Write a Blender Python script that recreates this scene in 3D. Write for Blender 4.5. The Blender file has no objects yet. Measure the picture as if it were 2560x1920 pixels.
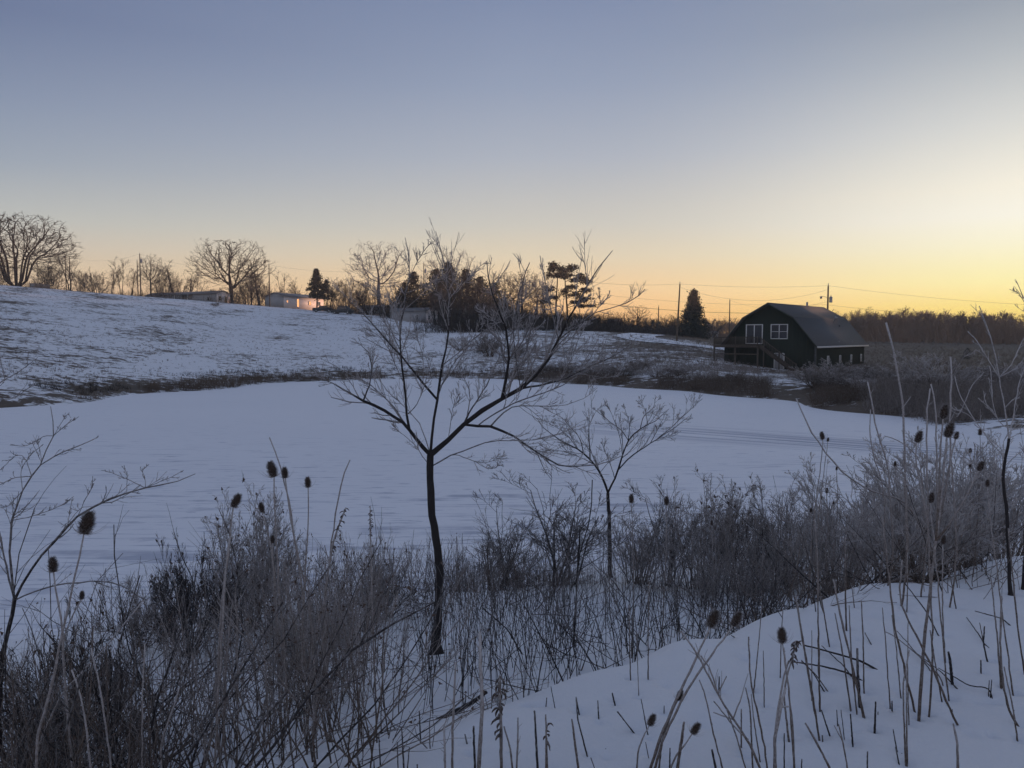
import bpy, math, random
import numpy as np
from mathutils import Vector
S = bpy.context.scene
C = S.collection
R_ = math.radians
# ------------------------------------------------------------ camera
F = 1934.0; HZ = 840.0; H = 4.7
PITCH = math.atan((960 - HZ) / F)
cd = bpy.data.cameras.new('camera'); cam = bpy.data.objects.new('camera', cd); C.objects.link(cam)
cam.location = (0, 0, H); cam.rotation_euler = (math.pi / 2 - PITCH, 0, 0)
cd.sensor_width = 36; cd.lens = 36 * F / 2560; cd.clip_start = 0.05; cd.clip_end = 6000
S.camera = cam
# ------------------------------------------------------------ sky, sun, exposure
SUN_AZ, SUN_EL = 39.0, 0.95
w = bpy.data.worlds.new('World'); S.world = w; w.use_nodes = True
nt = w.node_tree; nt.nodes.clear()
def N(t, **k):
    n = nt.nodes.new(t)
    for a, v in k.items(): setattr(n, a, v)
    return n
def L(a, b): nt.links.new(a, b)
def mth(op, a, b=None, clamp=False):
    n = N('ShaderNodeMath', operation=op, use_clamp=clamp)
    for i, v in enumerate((a, b)):
        if v is None: continue
        if isinstance(v, (int, float)): n.inputs[i].default_value = v
        else: L(v, n.inputs[i])
    return n.outputs[0]
def lin(c): return tuple((v / 255 / 12.92 if v <= 10 else ((v / 255 + .055) / 1.055) ** 2.4) for v in c) + (1,)
sky = N('ShaderNodeTexSky', sky_type='NISHITA', sun_disc=False)
sky.sun_elevation = R_(SUN_EL); sky.sun_rotation = R_(SUN_AZ); sky.altitude = 250
sky.air_density = 1.0; sky.dust_density = 1.0; sky.ozone_density = 3.0
tc = N('ShaderNodeTexCoord'); sx = N('ShaderNodeSeparateXYZ'); L(tc.outputs['Generated'], sx.inputs[0])
SX, SY, SZ = sx.outputs
def ramp(fac, stops):
    r = N('ShaderNodeValToRGB'); L(fac, r.inputs[0]); e = r.color_ramp.elements
    while len(e) < len(stops): e.new(.5)
    for q, (p, c) in zip(e, stops): q.position = p; q.color = lin(c)
    return r.outputs[0]
A_ = ramp(SZ, [(0, (214,170,138)), (.04, (228,192,155)), (.075, (220,201,173)), (.1, (206,197,183)), (.126, (188,192,189)), (.187, (152,165,181)), (.25, (130,145,171)), (.33, (103,119,153)), (.7, (106,120,151)), (1, (112,126,156))])
B_ = ramp(SZ, [(0, (240,170,104)), (.035, (252,200,134)), (.06, (248,212,158)), (.1, (226,213,185)), (.14, (204,203,194)), (.22, (172,181,194)), (.3, (147,161,185)), (.388, (126,142,173)), (.7, (110,124,153)), (1, (112,126,156))])
C_ = ramp(SZ, [(0, (255,200,80)), (.03, (255,238,116)), (.059, (255,255,178)), (.1, (255,255,222)), (.13, (255,255,240)), (.16, (252,249,232)), (.228, (218,221,217)), (.29, (182,190,195)), (.34, (152,163,175)), (.7, (112,125,153))])
hl = mth('POWER', mth('ADD', mth('MULTIPLY', SX, SX), mth('MULTIPLY', SY, SY)), .5)
cs = mth('DIVIDE', mth('ADD', mth('MULTIPLY', SX, math.sin(R_(SUN_AZ))), mth('MULTIPLY', SY, math.cos(R_(SUN_AZ)))), mth('MAXIMUM', hl, .001))
f1 = mth('DIVIDE', mth('SUBTRACT', cs, .25), .53, True)
f2 = mth('POWER', mth('DIVIDE', mth('SUBTRACT', cs, .76), .24, True), 3.6)
f0 = mth('DIVIDE', mth('ADD', cs, 1.0), 1.3, True)
D_ = ramp(SZ, [(0, (180,170,175)), (.1, (204,196,204)), (.25, (184,192,208)), (.5, (156,168,194)), (1, (114,127,156))])
def mix(f, a, b):
    m = N('ShaderNodeMix', data_type='RGBA')
    if isinstance(f, float): m.inputs[0].default_value = f
    else: L(f, m.inputs[0])
    L(a, m.inputs[6]); L(b, m.inputs[7]); return m.outputs[2]
col = mix(f2, mix(f1, mix(f0, D_, A_), B_), C_)
sc = N('ShaderNodeVectorMath', operation='SCALE'); L(sky.outputs[0], sc.inputs[0]); sc.inputs['Scale'].default_value = 0.1
col = mix(.04, col, sc.outputs[0])
bg = N('ShaderNodeBackground'); bg.inputs['Strength'].default_value = 1.02
wo = N('ShaderNodeOutputWorld'); L(col, bg.inputs[0]); L(bg.outputs[0], wo.inputs[0])
sd = bpy.data.lights.new('sun', 'SUN'); sd.energy = 5.0; sd.angle = R_(0.5); sd.color = (1.0, 0.56, 0.36)
so = bpy.data.objects.new('sun', sd); C.objects.link(so)
sv = Vector((math.sin(R_(SUN_AZ)) * math.cos(R_(SUN_EL)), math.cos(R_(SUN_AZ)) * math.cos(R_(SUN_EL)), math.sin(R_(SUN_EL))))
so.rotation_euler = sv.to_track_quat('Z', 'Y').to_euler()
S.view_settings.view_transform = 'Standard'; S.view_settings.look = 'None'
S.view_settings.exposure = 0.0; S.view_settings.gamma = 1.0
S.render.engine = 'CYCLES'
# ------------------------------------------------------------ helpers
rng = np.random.default_rng(7)
random.seed(7)
def ray(px, py):
    cx = (px - 1280) / F; cy = -(py - 960) / F
    return np.array([cx, math.cos(PITCH) + cy * math.sin(PITCH), -math.sin(PITCH) + cy * math.cos(PITCH)])
def at(px, py, D):                      # world point seen at pixel px,py whose depth along +Y is D
    d = ray(px, py); d = d / d[1] * D
    return np.array([d[0], d[1], d[2] + H])
def tag(o, label=None, cat=None, group=None, kind=None):
    if label: o['label'] = label
    if cat: o['category'] = cat
    if group: o['group'] = group
    if kind: o['kind'] = kind
    return o
def empty(name, loc, rz=0.0, label=None, cat=None, group=None):
    o = bpy.data.objects.new(name, None); C.objects.link(o); o.location = loc; o.rotation_euler = (0, 0, rz)
    o.empty_display_size = .2
    return tag(o, label, cat, group)
def copy_tree(o, parent=None):
    c = o.copy(); C.objects.link(c)
    if parent: c.parent = parent
    for ch in list(o.children): copy_tree(ch, c)
    return c
ORD = 'first second third fourth fifth sixth seventh eighth ninth tenth eleventh twelfth'.split()
class MB:
    def __init__(s): s.v = []; s.n = 0; s.f = []; s.fr = []; s.mi = []
    def add(s, v, f, fr=0.0, mi=0):
        v = np.asarray(v, float).reshape(-1, 3); s.v.append(v)
        s.fr.append(np.broadcast_to(np.asarray(fr, float), (len(v),)))
        for q in (f if isinstance(f, list) else [f]):
            q = np.asarray(q)
            if q.ndim == 1: q = q[None, :]
            s.f.append(q + s.n); s.mi.append(np.full(len(q), mi))
        s.n += len(v); return s
    def box(s, c, d, rz=0.0, mi=0, ry=0.0, rx=0.0):
        x, y, z = np.array(d) / 2.0
        v = np.array([(a * x, b * y, e * z) for e in (-1, 1) for b in (-1, 1) for a in (-1, 1)])
        if rx: c_, s_ = math.cos(rx), math.sin(rx); v = v @ np.array([[1, 0, 0], [0, c_, s_], [0, -s_, c_]])
        if ry: c_, s_ = math.cos(ry), math.sin(ry); v = v @ np.array([[c_, 0, -s_], [0, 1, 0], [s_, 0, c_]])
        if rz: c_, s_ = math.cos(rz), math.sin(rz); v = v @ np.array([[c_, s_, 0], [-s_, c_, 0], [0, 0, 1]])
        return s.add(v + np.array(c), np.array([(0, 2, 3, 1), (4, 5, 7, 6), (0, 1, 5, 4), (2, 6, 7, 3), (0, 4, 6, 2), (1, 3, 7, 5)]), mi=mi)
    def bar(s, p, q, wd, ht=None, mi=0):    # square bar between two points
        p = np.array(p, float); q = np.array(q, float); ht = ht or wd
        t = q - p; ln = np.linalg.norm(t); t /= ln
        a = np.cross(t, (0, 0, 1.0)); 
        if np.linalg.norm(a) < 1e-3: a = np.array([1.0, 0, 0])
        a /= np.linalg.norm(a); b = np.cross(a, t)
        v = [e + a * i * wd / 2 + b * j * ht / 2 for e in (p, q) for i, j in ((-1, -1), (1, -1), (1, 1), (-1, 1))]
        return s.add(v, np.array([(0, 1, 2, 3), (7, 6, 5, 4), (0, 4, 5, 1), (1, 5, 6, 2), (2, 6, 7, 3), (3, 7, 4, 0)]), mi=mi)
    def prism(s, pts, off, mi=0):           # polygon pts (n,3) extruded by off
        p = np.array(pts, float); n = len(p); v = np.vstack([p, p + np.array(off)])
        fs = [np.arange(n)[::-1], np.arange(n, 2 * n)] + [np.array([[i, (i + 1) % n, n + (i + 1) % n, n + i] for i in range(n)])]
        return s.add(v, fs, mi=mi)
    def tubes(s, P, R, sides=3, fr=0.0, mi=0, cap=False):
        P = np.asarray(P, float); R = np.asarray(R, float)
        if P.ndim == 2: P = P[None]; R = R[None]
        n, K, _ = P.shape
        if n == 0: return s
        T = np.empty_like(P); T[:, 1:-1] = P[:, 2:] - P[:, :-2]; T[:, 0] = P[:, 1] - P[:, 0]; T[:, -1] = P[:, -1] - P[:, -2]
        T /= np.linalg.norm(T, axis=2, keepdims=True) + 1e-9
        m = np.abs(T.mean(1)); ref = np.zeros((n, 3)); ref[np.arange(n), m.argmin(1)] = 1
        A = np.cross(T, ref[:, None, :]); A /= np.linalg.norm(A, axis=2, keepdims=True) + 1e-9
        B = np.cross(T, A)
        th = np.arange(sides) / sides * 2 * math.pi
        V = P[:, :, None, :] + R[:, :, None, None] * (A[:, :, None, :] * np.cos(th)[None, None, :, None] + B[:, :, None, :] * np.sin(th)[None, None, :, None])
        i = (np.arange(n) * K * sides)[:, None, None]; k = (np.arange(K - 1) * sides)[None, :, None]; j = np.arange(sides)[None, None, :]; j2 = (j + 1) % sides
        q = np.stack([i + k + j, i + k + j2, i + k + sides + j2, i + k + sides + j], -1).reshape(-1, 4)
        f = np.broadcast_to(np.asarray(fr, float), (n, K)) if np.ndim(fr) != 1 or n == 1 else np.broadcast_to(np.asarray(fr)[:, None], (n, K))
        F_ = [q]
        if cap: F_.append((i[:, 0, 0][:, None] + (K - 1) * sides + np.arange(sides)[None, :]))
        return s.add(V.reshape(-1, 3), F_, np.repeat(f.reshape(-1), sides), mi)
    def leaves(s, c, size, fr=0.0, mi=0, asp=1.0, nrm=None):   # random triangles
        c = np.asarray(c); n = len(c)
        u = rng.normal(size=(n, 3)); u /= np.linalg.norm(u, axis=1, keepdims=True)
        if nrm is not None: u = nrm
        w_ = np.cross(u, rng.normal(size=(n, 3))); w_ /= np.linalg.norm(w_, axis=1, keepdims=True) + 1e-9
        sz = (size * rng.uniform(.6, 1.4, n))[:, None]
        V = np.stack([c - w_ * sz * .35 * asp, c + w_ * sz * .35 * asp, c + u * sz], 1)
        return s.add(V.reshape(-1, 3), np.arange(3 * n).reshape(n, 3), np.repeat(np.broadcast_to(fr, (n,)), 3), mi)
    def mesh(s, name, mats, smooth=False):
        V = np.vstack(s.v).astype(np.float32); me = bpy.data.meshes.new(name)
        cnt = np.concatenate([np.full(len(q), q.shape[1]) for q in s.f]); lp = np.concatenate([q.reshape(-1) for q in s.f])
        me.vertices.add(len(V)); me.vertices.foreach_set('co', V.reshape(-1))
        me.loops.add(len(lp)); me.loops.foreach_set('vertex_index', lp.astype(np.int32))
        me.polygons.add(len(cnt)); st = np.concatenate([[0], np.cumsum(cnt)[:-1]])
        me.polygons.foreach_set('loop_start', st.astype(np.int32)); me.polygons.foreach_set('loop_total', cnt.astype(np.int32))
        mi = np.concatenate(s.mi)
        if mi.any(): me.polygons.foreach_set('material_index', mi.astype(np.int32))
        if smooth: me.polygons.foreach_set('use_smooth', np.ones(len(cnt), bool))
        for m in (mats if isinstance(mats, (list, tuple)) else [mats]): me.materials.append(m)
        fr = np.concatenate(s.fr)
        if fr.any():
            at_ = me.attributes.new('frost', 'FLOAT', 'POINT'); at_.data.foreach_set('value', fr.astype(np.float32))
        me.update(calc_edges=True); return me
    def build(s, name, mats, parent=None, smooth=False, loc=None):
        o = bpy.data.objects.new(name, s.mesh(name, mats, smooth)); C.objects.link(o)
        if parent: o.parent = parent
        if loc is not None: o.location = loc
        return o
# growth of branches, level by level, all branches of a level at once
def nrm(a): return a / (np.linalg.norm(a, axis=-1, keepdims=True) + 1e-9)
def walk(start, d, ln, K, curl, up, r0, r1=.3, droop=0.0):
    n = len(start); P = np.empty((n, K, 3)); P[:, 0] = start; d = nrm(d).copy()
    st = (ln / (K - 1))[:, None]
    for k in range(1, K):
        d = nrm(d + rng.normal(size=(n, 3)) * curl + np.array([0, 0, up - droop * k / K])); P[:, k] = P[:, k - 1] + d * st
    t = np.linspace(0, 1, K)[None]
    return P, r0[:, None] * (1 - t * (1 - r1))
def kids(P, R, m, t0=.25, t1=1.0, ang=.8, lr=.6, K=5, curl=.12, up=.05, rr=.6, r1=.35, rmin=0.0, lv=.35, alt=False):
    n, K0, _ = P.shape
    t = rng.uniform(t0, t1, (n, m)); t.sort(axis=1)
    x = t * (K0 - 1); k = np.minimum(x.astype(int), K0 - 2); f = (x - k)[..., None]
    I = np.arange(n)[:, None]
    p = P[I, k] * (1 - f) + P[I, k + 1] * f; T = nrm(P[I, k + 1] - P[I, k])
    r = R[I, k] * (1 - f[..., 0]) + R[I, k + 1] * f[..., 0]
    L_ = np.linalg.norm(np.diff(P, axis=1), axis=2).sum(1)[:, None]
    q = nrm(np.cross(T, rng.normal(size=T.shape)))
    a = ang * rng.uniform(.6, 1.3, t.shape)[..., None]
    d = T * np.cos(a) + q * np.sin(a)
    ln = L_ * lr * (1.15 - .7 * t) * rng.uniform(1 - lv, 1 + lv, t.shape)
    return walk(p.reshape(-1, 3), d.reshape(-1, 3), ln.reshape(-1), K, curl, up, np.maximum(r * rr, rmin).reshape(-1), r1)
# ------------------------------------------------------------ materials
class Mat:
    def __init__(s, name, rough=.8):
        s.m = bpy.data.materials.new(name); s.m.use_nodes = True; s.t = s.m.node_tree
        s.b = s.t.nodes['Principled BSDF']; s.b.inputs['Roughness'].default_value = rough
        s.b.inputs['Specular IOR Level'].default_value = .25
    def n(s, t, **k):
        o = s.t.nodes.new(t)
        for a, v in k.items(): setattr(o, a, v)
        return o
    def l(s, a, b): s.t.links.new(a, b)
    def val(s, sock, v):
        if isinstance(v, (int, float)): sock.default_value = v
        elif isinstance(v, tuple): sock.default_value = v if len(v) == 4 or sock.type == 'VECTOR' else v + (1,)
        else: s.l(v, sock)
    def math(s, op, a, b=0.0, clamp=False):
        o = s.n('ShaderNodeMath', operation=op, use_clamp=clamp); s.val(o.inputs[0], a); s.val(o.inputs[1], b); return o.outputs[0]
    def noise(s, scale, detail=3, sx=None, dist=0.0, rough=.55, co='Object'):
        tc = s.n('ShaderNodeTexCoord'); o = s.n('ShaderNodeTexNoise'); o.inputs['Scale'].default_value = scale
        o.inputs['Detail'].default_value = detail; o.inputs['Distortion'].default_value = dist; o.inputs['Roughness'].default_value = rough
        if sx:
            mp = s.n('ShaderNodeMapping'); mp.inputs['Scale'].default_value = sx[:3]
            if len(sx) > 3: mp.inputs['Rotation'].default_value = (0, 0, sx[3])
            s.l(tc.outputs[co], mp.inputs[0]); s.l(mp.outputs[0], o.inputs[0])
        else: s.l(tc.outputs[co], o.inputs[0])
        return o.outputs[0]
    def step(s, x, a, b):
        o = s.n('ShaderNodeMapRange'); s.val(o.inputs[0], x); s.val(o.inputs[1], a); s.val(o.inputs[2], b); return o.outputs[0]
    def mix(s, f, a, b):
        o = s.n('ShaderNodeMix', data_type='RGBA'); s.val(o.inputs[0], f); s.val(o.inputs[6], a); s.val(o.inputs[7], b); return o.outputs[2]
    def attr(s, name): return s.n('ShaderNodeAttribute', attribute_name=name).outputs['Fac']
    def col(s, c): s.val(s.b.inputs['Base Color'], c)
    def bump(s, h, st=.3, dist=.02):
        o = s.n('ShaderNodeBump'); o.inputs['Strength'].default_value = st; o.inputs['Distance'].default_value = dist
        s.l(h, o.inputs['Height']); s.l(o.outputs[0], s.b.inputs['Normal'])
def simple(name, c, rough=.7, var=.25, scale=6.0, metal=0.0, spec=None, sx=None):
    m = Mat(name, rough); n = m.noise(scale, 4, sx=sx)
    d = tuple(x * (1 - var) for x in c); e = tuple(min(1, x * (1 + var)) for x in c)
    m.col(m.mix(m.step(n, .3, .7), d, e)); m.b.inputs['Metallic'].default_value = metal
    if spec is not None: m.b.inputs['Specular IOR Level'].default_value = spec
    return m.m
FROST = (.46, .435, .43)
def bark(name, c, frost=1.0, scale=60.0, up=.35):
    m = Mat(name, .85); n = m.noise(scale, 3, rough=.7); n2 = m.noise(scale * .12, 2)
    g = m.n('ShaderNodeNewGeometry'); sp = m.n('ShaderNodeSeparateXYZ'); m.l(g.outputs['Normal'], sp.inputs[0])
    a = m.attr('frost')
    k = m.math('ADD', m.math('MULTIPLY', a, frost), m.math('MULTIPLY', m.math('MULTIPLY', sp.outputs[2], up), a))
    k = m.math('ADD', k, m.math('MULTIPLY', m.math('SUBTRACT', n, .5), 1.1))
    f = m.step(k, .25, 1.0)
    b = m.mix(n2, tuple(x * .7 for x in c), tuple(x * 1.3 for x in c))
    m.col(m.mix(f, b, FROST)); m.bump(n, .4, .004); return m.m
M = {}
M['bark_dark'] = bark('dark bark', (.030, .026, .026))
M['bark_far'] = bark('grey brown bark', (.032, .025, .022), scale=3.0)
M['bark_pale'] = bark('frosted bark', (.10, .085, .08), scale=3.0)
M['stem'] = bark('dry stem', (.095, .070, .054), scale=90.0)
M['stem_far'] = bark('dry brush', (.095, .066, .046), scale=8.0)
M['reed'] = bark('dry reed', (.13, .095, .07), scale=8.0)
M['wood_far'] = bark('bare wood', (.26, .165, .11), scale=.8)
M['needle'] = simple('evergreen needles', (.012, .019, .014), .8, .4, 2.0)
M['scrub_dark'] = bark('dark scrub', (.030, .023, .020), scale=.8)
M['leaf'] = simple('withered leaves', (.085, .058, .045), .8, .4, 20.0)
# ------------------------------------------------------------ terrain
def rel(v): return ('r', v)
PROF = {   # column px -> knots (distance r, source row py or ('r', z above the eye))
 -900: [(0, rel(-1.6)), (3, rel(-2.1)), (8, rel(-3.3)), (14, rel(-4.5)), (17, rel(-5.1)), (30, rel(-5.4)), (52, rel(-5.0)), (58, rel(-4.2)), (120, rel(5)), (190, rel(15)), (260, rel(15)), (900, rel(12))],
 0: [(0, rel(-1.6)), (2, rel(-1.8)), (5, rel(-2.7)), (9, rel(-3.6)), (13, rel(-4.4)), (15.5, rel(-5.1)), (30, rel(-5.4)), (60, rel(-5.0)), (63, 984), (67, 966), (120, 793), (190, 710), (260, rel(13.0)), (900, rel(10))],
 350: [(0, rel(-1.6)), (2, rel(-1.75)), (5, rel(-2.7)), (9, rel(-3.6)), (13, rel(-4.4)), (15, rel(-5.0)), (30, rel(-5.4)), (69, rel(-5.0)), (73, 964), (77, 948), (125, 815), (190, 738), (250, rel(10.5)), (900, rel(9))],
 700: [(0, rel(-1.6)), (2.6, rel(-1.68)), (5, rel(-2.5)), (8.5, rel(-3.4)), (12, rel(-4.0)), (15, rel(-5.0)), (30, rel(-5.4)), (80, rel(-5.0)), (84, 949), (88, 930), (130, 842), (190, 767), (250, rel(7.8)), (900, rel(8))],
 1000: [(0, rel(-1.6)), (3, rel(-1.68)), (4.5, rel(-2.3)), (8, rel(-3.22)), (12, rel(-4.0)), (15, rel(-5.0)), (30, rel(-5.4)), (83, rel(-5.0)), (87, 945), (90, 928), (130, 850), (180, 792), (240, rel(5.0)), (900, rel(7))],
 1250: [(0, rel(-1.6)), (3.4, rel(-1.66)), (4.8, rel(-2.4)), (8, rel(-3.2)), (11, rel(-3.72)), (15, rel(-5.0)), (30, rel(-5.4)), (82, rel(-5.0)), (86, 947), (89, 925), (120, 845), (170, 812), (240, rel(3.0)), (900, rel(6))],
 1500: [(0, rel(-1.6)), (4, rel(-1.73)), (5, rel(-2.4)), (9, rel(-3.45)), (13.5, rel(-4.2)), (17, rel(-5.0)), (30, rel(-5.4)), (72, rel(-5.0)), (76, 960), (79, 940), (110, 868), (150, 828), (240, rel(1.2)), (900, rel(5))],
 1700: [(0, rel(-1.6)), (4.5, rel(-1.72)), (5.6, rel(-2.5)), (9, rel(-3.3)), (13.5, rel(-4.2)), (17, rel(-5.0)), (30, rel(-5.4)), (65, rel(-5.0)), (69, 975), (72, 945), (115, 858), (150, 840), (240, rel(.2)), (900, rel(4))],
 1950: [(0, rel(-1.6)), (5.3, rel(-1.78)), (7, rel(-2.6)), (11, rel(-3.5)), (16, rel(-4.4)), (19, rel(-5.0)), (30, rel(-5.4)), (59, rel(-5.0)), (62, 988), (66, 955), (86, rel(-4.0)), (130, rel(-3.3)), (200, rel(-2.2)), (900, rel(3))],
 2200: [(0, rel(-1.6)), (6.2, rel(-1.76)), (8.2, rel(-2.6)), (12, rel(-3.7)), (18, rel(-4.5)), (22, rel(-5.0)), (30, rel(-5.4)), (50, rel(-5.0)), (53, 1012), (57, 980), (90, rel(-4.0)), (130, rel(-2.9)), (200, 860), (300, rel(-.8)), (900, rel(3))],
 2560: [(0, rel(-1.6)), (8, rel(-1.88)), (10.5, rel(-2.6)), (14, rel(-3.7)), (20, rel(-4.5)), (25, rel(-5.0)), (30, rel(-5.3)), (41, rel(-5.0)), (44, 1060), (48, rel(-4.1)), (90, rel(-3.9)), (130, rel(-3.6)), (200, 878), (300, rel(-1.6)), (900, rel(2))],
 3400: [(0, rel(-1.6)), (9, rel(-1.95)), (12, rel(-3.0)), (20, rel(-3.9)), (40, rel(-3.9)), (90, rel(-3.7)), (200, rel(-3)), (900, rel(1))],
}
lr0, lr1, NR, NA = math.log(.3), math.log(1000), 900, 240
gr = np.linspace(lr0, lr1, NR); azs = np.linspace(R_(-60), R_(55), NA)
def prof_z(px, kn):
    c = math.cos(math.atan((px - 1280) / F)); r = []; z = []
    for a, b in kn:
        r.append(max(a, .25))
        z.append(H + b[1] if isinstance(b, tuple) else H + ray(px, b)[2] / ray(px, b)[1] * a * c)
    return np.interp(np.exp(gr), r, z)
cols = sorted(PROF); caz = [math.atan((p - 1280) / F) for p in cols]
TZ = np.array([prof_z(p, PROF[p]) for p in cols])
TAB = np.array([np.interp(azs, caz, TZ[:, j]) for j in range(NR)]).T
kern = np.exp(-np.linspace(-2, 2, 13) ** 2); kern /= kern.sum()
TAB = np.apply_along_axis(lambda a: np.convolve(np.pad(a, 6, 'edge'), kern, 'valid'), 1, TAB)
k2 = np.exp(-np.linspace(-2, 2, 17) ** 2); k2 /= k2.sum()
TAB = np.apply_along_axis(lambda a: np.convolve(np.pad(a, 8, 'edge'), k2, 'valid'), 0, TAB)
wv = [(rng.normal(size=2), rng.uniform(0, 6.28)) for _ in range(24)]
def wob(x, y, s):
    o = 0
    for i, (k, p) in enumerate(wv): o = o + np.sin((k[0] * x + k[1] * y) / s * (1 + (i % 4) * .7) + p) / (1 + (i % 4) * .7)
    return o / 8
PITS = [(rr_ * math.sin(aa_), rr_ * math.cos(aa_), rng.uniform(.05, .13), rng.uniform(.012, .045)) for rr_, aa_ in zip(rng.uniform(2.3, 8.5, 110), rng.uniform(-.3, .75, 110))]
def zf(x, y):
    x = np.asarray(x, float); y = np.asarray(y, float)
    r = np.hypot(x, y) + 1e-6; az = np.clip(np.arctan2(x, y), azs[0], azs[-1])
    fr = np.clip((np.log(r) - lr0) / (lr1 - lr0) * (NR - 1), 0, NR - 1.001); fa = np.clip((az - azs[0]) / (azs[-1] - azs[0]) * (NA - 1), 0, NA - 1.001)
    i, j = fa.astype(int), fr.astype(int); u, v = fa - i, fr - j
    z = (TAB[i, j] * (1 - u) + TAB[i + 1, j] * u) * (1 - v) + (TAB[i, j + 1] * (1 - u) + TAB[i + 1, j + 1] * u) * v
    z = z + wob(x, y, .55) * .010 * np.clip(r / 3, 0, 1) + wob(x, y, 3.2) * .03 * np.clip((r - 3) / 8, 0, 1) + wob(x, y, 9.0) * .16 * np.clip((r - 60) / 40, 0, 1)
    z = z + wob(x, y, .13) * .0035 * (r < 12)
    nr_ = (r < 9.5)
    if np.any(nr_):
        for a_, b_, c_, d_ in PITS: z = z - np.where(nr_, d_ * np.exp(-((x - a_) ** 2 + (y - b_) ** 2) / c_ ** 2), 0)
    back = np.clip((-y) / 3.0, 0, 1)
    return z * (1 - back) + (H - 1.6 + .12 * np.minimum(-y, 12) + wob(x, y, 2.5) * .06) * back
def hit(px, py, rmin=1.5):              # where the sight line through a pixel meets the ground
    d = ray(px, py); t = np.exp(np.linspace(math.log(rmin), math.log(900), 4000))
    p = d[None] / d[1] * t[:, None]; z = zf(p[:, 0], p[:, 1]); z = np.maximum(z, 0)
    b = np.nonzero(H + p[:, 2] < z)[0]
    if len(b) == 0: return None
    q = p[b[0]]; return np.array([q[0], q[1], z[b[0]]])
def gat(px, D):                         # ground point below column px at depth D
    x = (px - 1280) / F * D; return np.array([x, D, float(zf(x, D))])
a1 = np.arange(-47, 47.01, .22); a2 = np.arange(50, 311, 4.0)
AZ = np.radians(np.concatenate([a1, a2])); RR = np.concatenate([[.02, .15], np.exp(np.linspace(math.log(.3), math.log(1.9), 40)), np.exp(np.linspace(math.log(1.95), math.log(9), 260)), np.exp(np.linspace(math.log(9.2), math.log(600), 260))])
ga, grr = np.meshgrid(AZ, RR, indexing='ij'); X = grr * np.sin(ga); Y = grr * np.cos(ga); Z = zf(X, Y)
na, nr = X.shape; idx = np.arange(na * nr).reshape(na, nr); i2 = np.roll(idx, -1, axis=0)
q = np.stack([idx[:, :-1], idx[:, 1:], i2[:, 1:], i2[:, :-1]], -1).reshape(-1, 4)
def cover(x, y):                        # how much bare grass shows through the snow, 0..1
    r = np.hypot(x, y); px = 1280 + F * np.tan(np.clip(np.arctan2(x, y), -1.3, 1.3)); z = zf(x, y)
    far = np.clip((r - 35) / 15, 0, 1)
    hill = .47 + .07 * np.clip((250 - px) / 600, -.4, 1)
    shore = np.exp(-((z - .35) / .45) ** 2) * .16
    right = np.clip((px - 1950) / 250, 0, 1) * np.clip((r - 88) / 25, 0, 1)
    mid = np.clip((px - 1150) / 300, 0, 1) * .10
    beyond = np.clip((r - 185) / 25, 0, 1) * .3 + np.clip((px - 1500) / 200, 0, 1) * np.clip((r - 135) / 20, 0, 1) * .6
    g = hill + mid + shore + beyond
    g = g + .12 * np.clip((px - 1500) / 150, 0, 1) * np.clip((r - 95) / 15, 0, 1)
    g = g * (1 - right) + right * 1.15
    return np.clip(g * far, 0, 1.2) * (y > 0)
mb = MB(); mb.add(np.stack([X, Y, Z], -1).reshape(-1, 3), q[:, ::-1], cover(X, Y).reshape(-1))
m = Mat('snow over grass', .75)
n1 = m.noise(1.25, 5, sx=(.75, 1, 1, .5), dist=.3, rough=.68); n2 = m.noise(.13, 3); n3 = m.noise(5.0, 4)
tot = m.math('ADD', m.math('MULTIPLY', n1, .7), m.math('ADD', m.math('MULTIPLY', n2, .42), m.math('MULTIPLY', n3, .12)))
thr = m.math('SUBTRACT', .945, m.math('MULTIPLY', m.attr('frost'), .62))
mask = m.step(m.math('SUBTRACT', tot, thr), -.02, .05)
gc = m.mix(m.noise(1.7, 4), (.055, .043, .033), (.15, .115, .085))
sc_ = m.mix(m.noise(.9, 4), (.76, .78, .82), (.86, .87, .89))
m.col(m.mix(mask, sc_, gc)); m.bump(m.math('ADD', m.math('ADD', m.noise(60, 5, rough=.75), m.noise(11, 4, rough=.6)), m.math('MULTIPLY', n1, 3.0)), .55, .02)
ground = mb.build('snowy_ground', m.m, smooth=True); tag(ground, kind='structure')
# the frozen pond
m = Mat('snow on pond ice', .6)
st = m.noise(1.0, 5, sx=(.16, 1.5, 1, -.06), dist=.5, rough=.6); big = m.noise(.06, 2, sx=(.6, 1.4, 1))
tcn = m.n('ShaderNodeTexCoord'); sp = m.n('ShaderNodeSeparateXYZ'); m.l(tcn.outputs['Object'], sp.inputs[0])
near = m.step(sp.outputs[1], 48, 18)
th = m.math('SUBTRACT', .71, m.math('ADD', m.math('MULTIPLY', near, .19), m.math('MULTIPLY', m.math('SUBTRACT', big, .5), .35)))
k = m.step(m.math('SUBTRACT', st, th), .0, .09)
fs = m.noise(1.0, 4, sx=(.8, 5.5, 1, .05), dist=.6, rough=.65); k = m.math('MAXIMUM', m.math('MULTIPLY', k, m.step(m.noise(.9, 3), .35, .6)), m.math('MULTIPLY', m.step(m.math('ADD', fs, m.math('MULTIPLY', near, .09)), .64, .71), .85))
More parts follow.
